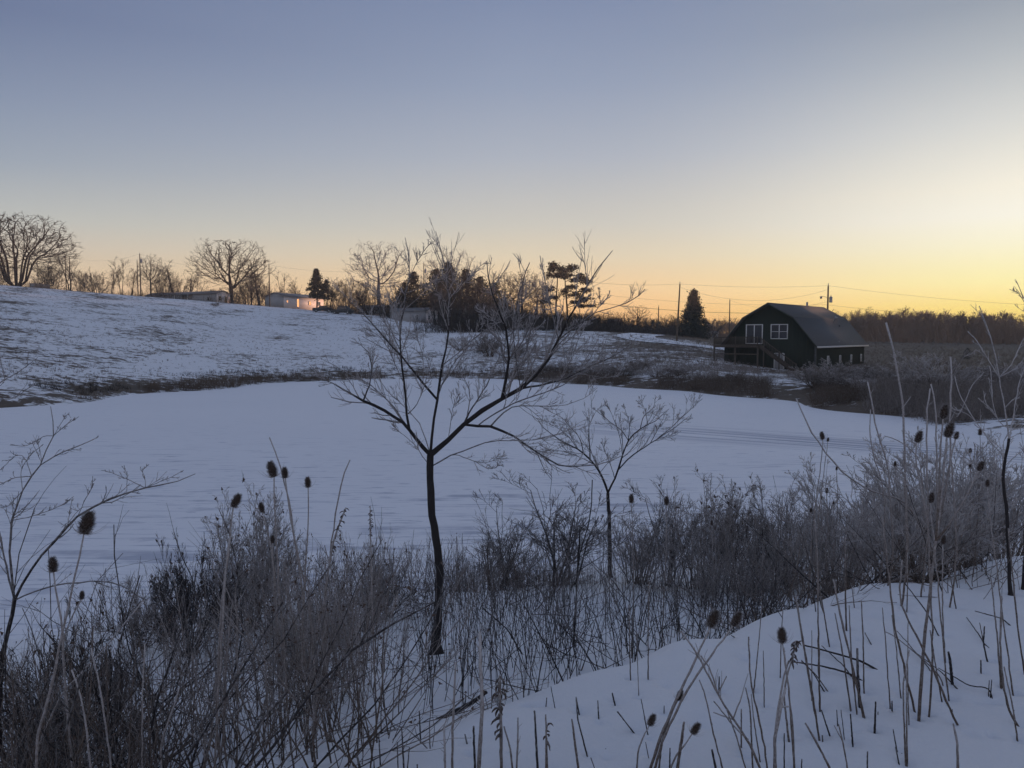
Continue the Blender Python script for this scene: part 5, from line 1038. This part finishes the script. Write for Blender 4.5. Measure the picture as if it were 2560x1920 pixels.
T([Hd(z7, 1098, 1412, 1108, 1350)], [z8(1290, 800), z8(1265, 480), z8(1262, 200), z7(1098, 1500)], 0, 3.5, 'teasel head low before the base of the big frosted bush')
T([Hd(z7, 768, 875, 768, 840)], [z7(770, 950), z7(790, 1100)][::-1], 0, 2, 'small dark teasel on top of the thicket left of the frosted bush', dep=7.0)
for i, (x, y, hh) in enumerate(sorted(((1287, 782, 34), (1285, 882, 30), (295, 1058, 36), (257, 1103, 24), (185, 1192, 30), (573, 1028, 32), (434, 1235, 30), (363, 900, 24), (342, 1135, 22), (1180, 1600, 40), (1355, 658, 42)))):
    T([Hd(z7, x, y, x + 2, y - hh)], [z7(x + 3, y + 80), z7(x + 8, y + 260)][::-1], 0, 2, ORD[i] + ' from left of the small dark teasel heads among the right hand bushes', 'small teasels in the right hand bushes', dep=6.2 if x > 1300 or y > 1500 else 7.6)
T([Hd(z6, 868, 372, 925, 240)], [z6(370, 1510), z6(480, 1240), z6(600, 950), z6(680, 780), z6(770, 600)], 0, 7, 'leaning frosted teasel in the foreground snow, left of the crossed pair')
T([Hd(z6, 1050, 362, 1110, 255)], [z6(400, 1520), z6(510, 1220), z6(700, 850), z6(900, 560)], 0, 6, 'leaning frosted teasel in the foreground snow, right of the crossed pair')
T([Hd(z6, 615, 950, 645, 870)], [z6(455, 1500), z6(495, 1250), z6(570, 1040)], 0, 4, 'small frosted teasel behind the crossed leaning stems')
T([Hd(z6, 390, 1150, 430, 1060)], [z6(285, 1520), z6(300, 1350), z6(345, 1230)], 0, 4, 'round spiky teasel low in the bottom snow, left of two')
T([Hd(z6, 728, 1215, 785, 1130)], [z6(505, 1530), z6(600, 1390), z6(680, 1290)], 0, 4.5, 'round spiky teasel low in the bottom snow, right of two')
T([Hd(z6, 1442, 498, 1432, 375)], [z6(1540, 1500), z6(1525, 1200), z6(1490, 860), z6(1460, 650)], 0, 4.5, 'frosted upright teasel beside the brown seed cluster')
# ------------------------------------------------------------ single stalks standing in the foreground snow
SB = 'short broken stub of a stalk poking out of the foreground snow'
GS = 'dry stalks in the foreground snow'
LMK = [(1000, 'at bottom left'), (1250, 'by the leafy weed'), (1480, 'left of the crossed teasels'), (1700, 'among the crossed teasels'), (1860, 'beside the brown seed cluster'), (2020, 'right of the brown seed cluster'), (2200, 'by the fallen stalks'), (2330, 'by the many headed teasel'), (2450, 'right of the many headed teasel'), (9999, 'near the right edge')]
USED = {}
def autolabel(q, kind):
    L_ = math.hypot(q[-1][0] - q[0][0], q[-1][1] - q[0][1]); dx = (q[-1][0] - q[0][0]) / max(L_, 1)
    a = 'long' if L_ > 330 else 'middling' if L_ > 130 else 'short' if L_ > 45 else 'tiny'; b = 'left leaning' if dx < -.15 else 'right leaning' if dx > .15 else 'upright'
    c = 'at the very front' if q[0][1] > 1850 else 'in the front snow' if q[0][1] > 1750 else 'halfway up the snow' if q[0][1] > 1620 else 'near the crest'
    s = a + ' ' + b + ' ' + kind + ' ' + c + ', ' + next(t for x, t in LMK if q[0][0] < x); USED[s] = USED.get(s, 0) + 1; return s
def stalk(z, pts, w, label='thin dry stalk standing in the foreground snow', name='dry_stalk', cat='stalk', group=GS, fr=.45, sub=(), prick=False, twigs=0, lie=False):
    q = [z(*p) for p in pts]
    if q[0][1] > 1912:
        dx, dy = q[0][0] - q[1][0], q[0][1] - q[1][1]; k = 60 / max(abs(dy), 20); q[0] = (q[0][0] + dx * k, q[0][1] + dy * k)
    g0 = hit(*q[0], rmin=1.2)
    if g0 is None or g0[2] < .05: return
    D = g0[1]; off = 0 if lie else rng.uniform(-.2, .2); n_ = len(q) - 1
    P = [g0 - np.array([0, 0, .05])] + [(hit(*p, rmin=1.2) + np.array([0, 0, .025])) if lie else at(p[0], p[1], D + off * (i + 1) / n_) for i, p in enumerate(q[1:])]
    r = w / F * D / 2; m_ = stem_mb(P, np.linspace(r * 1.15, r * .75, len(P)), fr, prick, 5, base=g0)
    for s_ in sub:
        k = s_[0]; pk = [P[k]] + [at(*z(*p), P[k][1] + rng.uniform(-.1, .1)) for p in s_[1:]]
        Q, rr = smooth(pk, np.linspace(r * .75, r * .5, len(pk)), 8); m_.tubes(Q - g0, rr, 4, fr)
    if twigs:
        Q, rr = smooth(P, np.linspace(r, r * .6, len(P)), 10); a, b = kids((Q - g0)[None], rr[None], twigs, .5, 1, .6, .16, 4, .12, .05, .5, .5, rmin=.0011); m_.tubes(a, b, 3, fr)
    o = m_.build(name, M['stem' if fr > .4 else 'bark_dark']); o.location = g0
    kd = 'broken stub' if label == SB else 'frosted stalk' if label.startswith('tall thin frosted') else 'dry stalk' if label.startswith('tall thin dry') else 'knobbly weed stem' if label.startswith('knobbly') else 'fallen stalk' if label.startswith('thin fallen') else None
    return tag(o, autolabel(q, kd) if kd else label, cat, group)
st8 = [([(650, 1240), (520, 730), (430, 330), (390, 150)], 4), ([(1410, 1290), (1180, 850), (960, 420), (915, 290), (940, 0)], 5), ([(1060, 1180), (980, 950), (880, 520), (820, 0), (780, -350)], 5), ([(855, 1150), (810, 650), (785, 380)], 3), ([(940, 1080), (895, 700), (860, 440)], 3), ([(1275, 1120), (1210, 850), (1165, 560)], 3.4),
 ([(1000, 1290), (985, 900), (990, 500)], 3), ([(985, 1620), (980, 1250), (975, 880)], 4), ([(975, 1605), (948, 1000), (1000, 720)], 4), ([(640, 1030), (632, 600), (618, 330)], 3), ([(290, 1165), (275, 600), (268, 0), (245, -320)], 3.6), ([(225, 1125), (222, 850), (222, 560)], 3), ([(545, 1180), (480, 800), (410, 430)], 2.8),
 ([(590, 1215), (540, 800), (520, 380)], 3), ([(370, 662), (320, 430), (285, 290)], 3), ([(500, 540), (490, 300), (490, 0), (488, -180)], 3.4), ([(570, 372), (540, 200)], 2.6), ([(295, 1405), (200, 950), (120, 470), (95, 280)], 4.5), ([(90, 1659), (40, 1050), (0, 700)], 4.5), ([(1740, 1012), (1700, 600), (1650, 140)], 4), ([(1742, 1000), (1722, 600), (1740, 300)], 4),
 ([(1877, 1432), (1830, 1200), (1755, 850)], 4), ([(1930, 900), (1860, 500), (1810, 0), (1790, -250)], 4), ([(1380, 372), (1345, 220), (1300, 0)], 3), ([(980, 400), (985, 250), (985, -60)], 3), ([(1290, 1000), (1250, 930), (1140, 820), (1000, 700), (860, 590), (800, 570)], 3)]
for p, w_ in st8: stalk(z8, p, w_, fr=.6, label='tall thin frosted stalk standing in the foreground snow at right', prick=w_ > 3.9)
SB = 'short broken stub of a stalk poking out of the foreground snow'
for p, w_ in (([(380, 1352), (300, 1200)], 4), ([(725, 1342), (732, 1135)], 5), ([(750, 1322), (750, 1210)], 3), ([(555, 1440), (530, 1230)], 4), ([(490, 1392), (455, 1195)], 2.4), ([(435, 1300), (420, 1195)], 3), ([(665, 1640), (665, 1530)], 4), ([(940, 1632), (890, 1490)], 4), ([(940, 1620), (940, 1542)], 4), ([(918, 1512), (870, 1350)], 3.4), ([(1465, 1362), (1475, 1282)], 4), ([(1465, 1310), (1450, 1245)], 3),
                ([(1575, 885), (1570, 800)], 4), ([(1630, 1122), (1637, 960)], 3), ([(1642, 1110), (1657, 955)], 3), ([(320, 1560), (305, 1400)], 5), ([(580, 1330), (575, 1300)], 5), ([(865, 1160), (862, 1125)], 4), ([(1650, 1392), (1648, 1375)], 3), ([(1345, 1280), (1342, 1190)], 2.6), ([(575, 625), (500, 565)], 3)): stalk(z8, p, w_, SB, fr=.3)
stalk(z8, [(618, 1182), (590, 950), (585, 705)], 8, 'thick dark stub beside the long leaning stalk at right', fr=.4, prick=True)
stalk(z8, [(1352, 970), (1325, 800), (1312, 735)], 7, 'thick dark stub right of the many headed teasel', fr=.3)
stalk(z8, [(1390, 1645), (1382, 1450), (1350, 1305)], 6.5, 'curved knobbly stub near the bottom right corner', fr=.6, prick=True)
stalk(z8, [(1640, 812), (1590, 660), (1600, 530)], 4, 'small bundle of dry stems near the right edge', sub=((1, (1560, 500)), (1, (1635, 700))), fr=.4)
stalk(z8, [(515, 1659), (470, 1450), (435, 1310)], 4, 'forked frosted twig in the snow at bottom right', sub=((1, (400, 1320)),), fr=.5)
stalk(z8, [(400, 1659), (230, 1400), (170, 1300)], 6, 'thick leaning broken stalk at the bottom edge', fr=.5, prick=True)
stalk(z8, [(1914, 1320), (1790, 1200), (1750, 1000), (1725, 700), (1735, 290)], 5.5, 'bent stalk curving up from the right edge', fr=.6, prick=True)
stalk(z8, [(955, 938), (630, 850), (380, 775), (150, 715)], 5.5, 'upper of two long fallen stalks lying on the snow', fr=.2, lie=True); stalk(z8, [(880, 1028), (500, 935), (300, 885), (60, 850)], 5, 'lower of two long fallen stalks lying on the snow', fr=.2, lie=True)
for i, p in enumerate(([(1360, 1100), (1100, 830), (900, 600)], [(1560, 1135), (1250, 930), (1000, 740)], [(1685, 1125), (1640, 1062), (1480, 1046), (1350, 970), (1230, 900)], [(800, 800), (645, 615)], [(670, 1040), (480, 890), (300, 720)], [(355, 1030), (235, 900), (140, 800)], [(1700, 770), (1560, 640), (1455, 490)], [(1914, 555), (1740, 500), (1520, 438)], [(1260, 590), (1130, 400), (950, 170)])):
    stalk(z8, p, 3.2, 'thin fallen stalk lying slantwise on the foreground snow', lie=i not in (5, 8), fr=.3)
st6 = [([(1740, 997), (1725, 600), (1720, 0)], 3.4), ([(1745, 1242), (1680, 900), (1600, 450), (1560, 180)], 4.2), ([(1300, 972), (1295, 760), (1290, 560)], 2.6), ([(1335, 1485), (1260, 1100), (1190, 820), (1175, 450)], 4.5), ([(1212, 1455), (1185, 1000), (1150, 850)], 4), ([(1278, 1412), (1215, 1100), (1195, 900)], 3.4), ([(1165, 1485), (1080, 1240), (1000, 1020)], 4), ([(985, 1490), (900, 1230), (830, 900), (785, 790)], 4), ([(1118, 1290), (1117, 1020)], 4),
       ([(310, 915), (300, 740), (290, 400)], 2), ([(382, 775), (380, 400), (390, 0)], 3), ([(243, 765), (235, 500), (230, 200)], 3), ([(1210, 860), (1245, 600), (1280, 200)], 3), ([(1425, 765), (1430, 500), (1445, 230)], 3), ([(1820, 500), (1770, 250), (1720, 0)], 3), ([(1950, 375), (1940, 100), (1938, -200)], 4), ([(2090, 865), (2080, 500), (2065, 160)], 3.4), ([(2105, 1070), (1990, 650), (1900, 300), (1850, 0)], 5), ([(1990, 1010), (1920, 600), (1855, 260)], 3.2), ([(2040, 1045), (1985, 650), (1968, 200)], 3), ([(1840, 860), (1700, 740), (1590, 640)], 3)]
for p, w_ in st6: stalk(z6, p, w_, fr=.5, label='tall thin dry stalk standing on the snow crest at lower centre right', prick=w_ > 3.9)
for p, w_ in (([(530, 825), (490, 738)], 4), ([(940, 850), (942, 765)], 4), ([(130, 952), (97, 893)], 4), ([(507, 1032), (507, 992)], 3), ([(312, 1172), (135, 1040)], 3), ([(400, 1242), (325, 940)], 3), ([(552, 1455), (553, 1330)], 4), ([(925, 1495), (885, 1342)], 7), ([(1592, 1485), (1595, 1415)], 4), ([(1455, 1485), (1457, 1212)], 4), ([(395, 1362), (360, 1282)], 2.4), ([(1835, 1182), (1750, 1028)], 4), ([(2170, 1172), (2178, 962)], 5), ([(2005, 1270), (1980, 1060)], 4), ([(2113, 1485), (2115, 1355)], 4), ([(2030, 1158), (2022, 1128)], 5), ([(48, 1390), (45, 1330)], 2.4)): stalk(z6, p, w_, SB, fr=.3)
stalk(z6, [(608, 1490), (640, 1300), (665, 1125)], 8, 'thick frosted stub between the two low round teasels', fr=.5, prick=True)
stalk(z6, [(1290, 1490), (1170, 1260), (1050, 1100), (930, 900), (780, 600), (640, 400)], 6, 'long leaning frosted weed with a spiky tip crossing before the teasels', fr=.7, prick=True, sub=((2, (1110, 950), (1170, 740)), (3, (1000, 760)), (2, (960, 1070), (895, 1045)), (1, (1060, 1160), (900, 960)), (3, (880, 720), (800, 600))), twigs=10)
stalk(z6, [(1385, 1490), (1382, 1250), (1430, 1000), (1465, 850)], 9, 'thick frosted stem with a broken top below the brown seed cluster', fr=.8, prick=True, sub=((1, (1400, 1050), (1450, 760), (1490, 640)), (2, (1490, 1000))))
st4 = [([(760, 1659), (765, 1400), (775, 1200), (780, 1050)], 6, .8), ([(910, 1659), (935, 1300), (925, 1100), (920, 880)], 10, .9), ([(720, 1659), (718, 1540), (715, 1410)], 6, .8), ([(895, 1659), (888, 1540), (885, 1420)], 6, .3), ([(1255, 1659), (1245, 1500), (1235, 1330)], 6, .4), ([(1310, 1659), (1305, 1500), (1300, 1350)], 5, .5), ([(1112, 1659), (1095, 1540), (1060, 1420)], 5, .5), ([(1130, 1659), (1140, 1500), (1140, 1370)], 5, .6), ([(1490, 1655), (1470, 1520), (1450, 1378)], 6, .5), ([(1555, 1582), (1485, 1380), (1475, 1250)], 4, .4)]
def z4_(x, y): return (800 + x / 2.304, 1200 + y / 2.304)
for p, w_, f_ in st4: stalk(z4_, p, w_, fr=f_, label='knobbly frosted weed stem rising from the bottom snow at centre', prick=True, twigs=5 if f_ > .55 else 0)
for p, w_ in (([(872, 1565), (835, 1465)], 5), ([(1610, 1392), (1600, 1270)], 4), ([(1500, 1325), (1475, 1250)], 4), ([(1706, 1272), (1683, 1230)], 4), ([(1362, 1300), (1330, 1190)], 2.4), ([(1298, 1292), (1306, 1255)], 3), ([(1835, 1432), (1715, 1333)], 3), ([(560, 1659), (560, 1637)], 5), ([(235, 1659), (212, 1590)], 8), ([(312, 1650), (310, 1610)], 5), ([(580, 1500), (572, 1330)], 4), ([(350, 1635), (338, 1460)], 4), ([(450, 1659), (445, 1510)], 4), ([(485, 1659), (470, 1420)], 5), ([(500, 1659), (515, 1540)], 4), ([(1590, 1659), (1560, 1600)], 3), ([(1197, 1312), (1180, 1400)], 2)): stalk(z4_, p, w_, SB, fr=.35)
# weeds with curled leaves and seed clusters
def leafy(z, pts, w, top, n, size, label):
    q = [z(*p) for p in pts]; g0 = hit(q[0][0], max(q[0][1], 1925) if q[0][1] > 1900 else q[0][1], rmin=1.2); D = g0[1]; P = [g0 - np.array([0, 0, .05])] + [at(x, y, D) for x, y in q[1:]]
    e = empty('dry_weed', g0, 0, label, 'weed'); r = w / F * D / 2; stem_mb(P, np.linspace(r * 1.1, r * .7, len(P)), .8, True, base=g0).build('stem', M['stem'], e)
    Q, rr = smooth(P, np.linspace(r, r * .7, len(P)), 16); a, b = kids((Q - g0)[None], rr[None], n, top, 1, .9, .0, 6, .25, -.12, .5, .6, lv=.3)
    d = nrm(rng.normal(size=(n, 3))); d[:, 2] = np.abs(d[:, 2]) * .3; a2_, b2_ = walk(a[:, 0], d, np.full(n, size) * rng.uniform(.5, 1.3, n), 7, .25, -.35, np.full(n, size * .10), .3)
    m_ = MB(); sh = np.sin(np.linspace(.3, 3.0, 7))[None]; m_.tubes(a2_, b2_[:, :1] * sh, 4, .5); m_.build('curled_leaves', M['leaf2'], e)
M['leaf2'] = bark('curled leaf', (.06, .042, .034), .6, 70.0)
leafy(z4_, [(1045, 1665), (1042, 1400), (1035, 1250), (1035, 1125)], 8, .45, 30, .045, 'frosted weed with dark curled hanging leaves at bottom centre')
leafy(z4_, [(1300, 1650), (1302, 1450), (1310, 1420)], 4, .7, 5, .04, 'thin weed with a few curled leaves right of the leafy one')
leafy(z6, [(1500, 1240), (1450, 900), (1490, 700), (1530, 600), (1545, 480)], 5, .78, 34, .035, 'weed topped by a drooping brown seed cluster beside the upright teasel')
leafy(z5, [(1330, 1380), (960, 1100), (962, 900)], 2.5, .8, 26, .02, 'dark knotted seed spike between the two pond teasels')
leafy(z4_, [(60, 1500), (20, 700), (80, 330), (120, 230), (150, 160)], 5, .8, 40, .028, 'tall weed with drooping brown seed plumes at left of the trunk')
leafy(z4_, [(330, 1500), (300, 700), (290, 350), (290, 150)], 4, .88, 50, .018, 'upright weed with a dark lumpy seed head over the pond left of the trunk')
leafy(z4_, [(850, 1100), (855, 700), (857, 455)], 3, .75, 16, .02, 'small dark seed spike right of the front tree trunk')
# lone dark stems
for z, p, w_, lb in ((z4_, [(1460, 960), (1475, 700), (1490, 400), (1498, 280)], 5, 'straight dark stem standing alone in the snow before the airy shrub'), (z5, [(385, 1640), (395, 1350), (415, 1180), (470, 1020), (495, 880), (500, 690)], 3.4, 'long dark bent shoot rising left of the small tree'),
                     (z4_, [(1180, 1000), (1080, 860), (940, 740)], 4, 'leaning double stalk right of the front tree trunk'), (z6, [(1530, 165), (1400, -80), (1280, -300)], 5, 'thick dark leaning stem in the middle thicket')): stalk(z, p, w_, lb, group=None, fr=.2)
# long bare shoots on the right, above the bushes
for pts, w_, dep, lb in (([(1040, 1500), (850, 1100), (640, 1070), (420, 940), (300, 800), (180, 620), (85, 405)], 4, 6.0, 'long arching frosted shoot reaching left over the pond tracks'),
                         ([(860, 1500), (840, 1100), (832, 700), (822, 480), (795, 250), (735, 0), (705, -120)], 5.5, 5.0, 'tallest straight frosted shoot at right, ending left of the far pale shrub'),
                         ([(760, 1500), (715, 830), (640, 640), (610, 480), (600, 350), (578, 290)], 4, 5.5, 'frosted shoot with a hooked tip left of the tallest shoot'), ([(700, 1400), (690, 1000), (610, 790), (590, 600), (598, 480)], 3, 6.0, 'thin frosted shoot left of the hooked one'),
                         ([(1000, 1300), (985, 800), (985, 500), (1010, 335)], 4, 5.2, 'frosted shoot rising beside the left teasel'), ([(1060, 1300), (1050, 600), (1048, 400), (1015, 305)], 4, 5.4, 'frosted shoot curling over near the teasel cluster'),
                         ([(980, 1300), (940, 800), (715, 640), (700, 665)], 2.6, 6, 'thin twig bending left over the right thicket'), ([(1200, 1500), (1160, 900), (1140, 500), (1160, 300), (1150, 115)], 4.5, 5.0, 'thick frosted shoot above the teasel cluster')):
    g0 = gat(z7(*pts[0])[0], dep); P = [g0 - np.array([0, 0, .05])] + [at(*z7(*p), dep) for p in pts]; r = w_ / F * dep / 2
    m_ = stem_mb(P, np.linspace(r * 1.1, r * .85, len(P)), .9, True, 5, base=g0); Q, rr = smooth(P, np.linspace(r, r * .7, len(P)), 12); a, b = kids((Q - g0)[None], rr[None], 5, .4, .95, .8, .06, 4, .1, .08, .6, .6); m_.tubes(a, b, 4, .9)
    o = m_.build('bare_shoot', M['stem']); o.location = g0; tag(o, lb, 'shoot')
for pts, w_, dep, lb in (([z4_(30, 1500), z4_(10, 900), z4_(60, 400), z4_(100, 150), (850, 1200), (875, 1150)], 4, 4.2, 'long thin frosted shoot leaning right over the pond left of the trunk'),
                         ([z1(2150, 1900), z1(2060, 1500), z1(2010, 1200), z1(1960, 920), z1(1920, 800), z1(1862, 672)], 3.6, 3.75, 'long thin shoot passing behind the close teasel pair, pointing up left'),
                         ([z3(1480, 1640), z3(1520, 1000), z3(1550, 400), z3(1590, 60)], 5, 2.9, 'tall frosted stem crossing the weeds at left'), ([z3(980, 1640), z3(985, 1200), z3(1000, 800)], 4, 2.8, 'upright frosted stem in the left foreground'),
                         ([z3(770, 1640), z3(700, 1150), z3(630, 830)], 5, 2.7, 'leaning frosted stem in the left foreground'), ([z3(600, 1400), z3(560, 1150), z3(495, 980)], 5, 2.6, 'frosted stub of a stem in the lower left brush'),
                         ([z3(1100, 1500), z3(1200, 1250), z3(1240, 1100)], 5, 2.9, 'frosted forked stem low in the left foreground'), ([z3(230, 1560), z3(450, 1100), z3(700, 860), z3(990, 500)], 4, 3.0, 'long slanting frosted stem across the lower left brush'),
                         ([z3(1700, 1640), z3(1560, 1560), z3(1240, 1380)], 5, 3.4, 'dark fallen stem in the snow at lower left'), ([z3(1800, 1450), z3(1520, 1250), z3(1400, 1180)], 5, 3.6, 'second dark fallen stem in the snow at lower left')):
    g0 = gat(pts[0][0], dep); P = ([g0 - np.array([0, 0, .05])] if 'fallen' not in lb else []) + [at(*p, dep) for p in pts]; r = w_ / F * dep / 2
    m_ = stem_mb(P, np.linspace(r * 1.1, r * .8, len(P)), .8, True, 5, base=g0)
    o = m_.build('bare_shoot', M['stem']); o.location = g0; tag(o, lb, 'shoot')
# the fallen branch along the crest
fb = [z4_(*p) for p in ((250, 1490), (340, 1465), (430, 1445), (530, 1422), (640, 1405), (700, 1370), (790, 1330), (880, 1280), (960, 1220))]
P = np.array([hit(*p, rmin=1.2) + np.array([0, 0, .03]) for p in fb]); P[:, 1] = P[:, 1].clip(P[0, 1], P[0, 1] + 1.5)
dd_ = np.interp(np.arange(9), [0, 5, 8], [P[0, 1], P[5, 1] * .98, P[5, 1] * 1.02]); P = np.array([at(x, y, d) for (x, y), d in zip(fb, dd_)])
e = empty('fallen_branch', P[0], 0, 'dark crooked fallen branch lying along the edge of the snow crest at bottom centre', 'branch')
r = np.linspace(.008, .016, 9); r[-1] = .010; Q, rr = smooth(P, r, 40); m_ = MB(); m_.tubes(Q - P[0], rr * (1 + rng.uniform(-.12, .12, 40)), 8, .12, cap=True); m_.build('limb', M['bark_dark'], e, smooth=True)
a, b = kids((Q - P[0])[None], rr[None], 9, .05, .9, .7, .18, 6, .14, .02, .4, .3); m_ = MB(); m_.tubes(a, b, 5, .3); m_.build('twigs', M['bark_dark'], e)
g0 = hit(*z4_(640, 1545)); m_ = MB(); P, R = ring(5, 1.3, .3, 7, .15, 0, .003, .02, .5); m_.tubes(P, R, 4, .4); o = m_.build('twig_tuft', M['bark_dark']); o.location = g0; tag(o, 'small splayed twig on the snow right of the fallen branch', 'twig')
# small dark bird like seed pod and hanging leaf are parts of their plants; snow hollows are in the ground

# melt hollows in the snow where stems stand
me_ = ground.data; gv = np.empty(len(me_.vertices) * 3, np.float32); me_.vertices.foreach_get('co', gv); gv = gv.reshape(-1, 3); nr_ = np.nonzero((np.hypot(gv[:, 0], gv[:, 1]) < 9) & (gv[:, 1] > .5))[0]; sub = gv[nr_]; dz = np.zeros(len(nr_))
for o in list(C.objects):
    if o.parent is None and o.name.split('.')[0] in ('dry_stalk', 'teasel', 'dry_weed', 'bare_shoot', 'young_tree', 'slender_sapling') and o.location.length > 0:
        w_ = .12 if 'tree' in o.name else rng.uniform(.025, .05); d2_ = (sub[:, 0] - o.location.x) ** 2 + (sub[:, 1] - o.location.y) ** 2
        dz = np.maximum(dz, (.045 if w_ > .1 else rng.uniform(.012, .028)) * np.exp(-d2_ / w_ ** 2))
gv[nr_, 2] -= dz; me_.vertices.foreach_set('co', gv.reshape(-1)); me_.update()
dup_ = {}
for o in C.objects:
    if o.get('group') == GS: dup_.setdefault(o['label'], []).append(o)
for lb, l in dup_.items():
    if 1 < len(l) < 6 and len(lb.split()) < 16:
        l.sort(key=lambda o: o.location.x / o.location.y); wd_ = {2: ['leftmost', 'rightmost'], 3: ['leftmost', 'middle', 'rightmost']}.get(len(l), ['leftmost', 'second', 'third', 'fourth'][:len(l) - 1] + ['rightmost'])
        for o, w_ in zip(l, wd_): o['label'] = w_ + ' ' + lb
# ------------------------------------------------------------ thin morning haze
hb = MB(); hb.box((0, 0, 19), (1240, 1240, 46)); hz = bpy.data.materials.new('haze'); hz.use_nodes = True; ht = hz.node_tree; ht.nodes.clear()
ho = ht.nodes.new('ShaderNodeOutputMaterial'); hv = ht.nodes.new('ShaderNodeVolumePrincipled'); hv.inputs['Density'].default_value = .0005; hv.inputs['Color'].default_value = (.97, .96, .95, 1); hv.inputs['Anisotropy'].default_value = .3
ht.links.new(hv.outputs[0], ho.inputs['Volume']); tag(hb.build('haze', hz), 'thin cold morning haze', 'haze', kind='stuff')
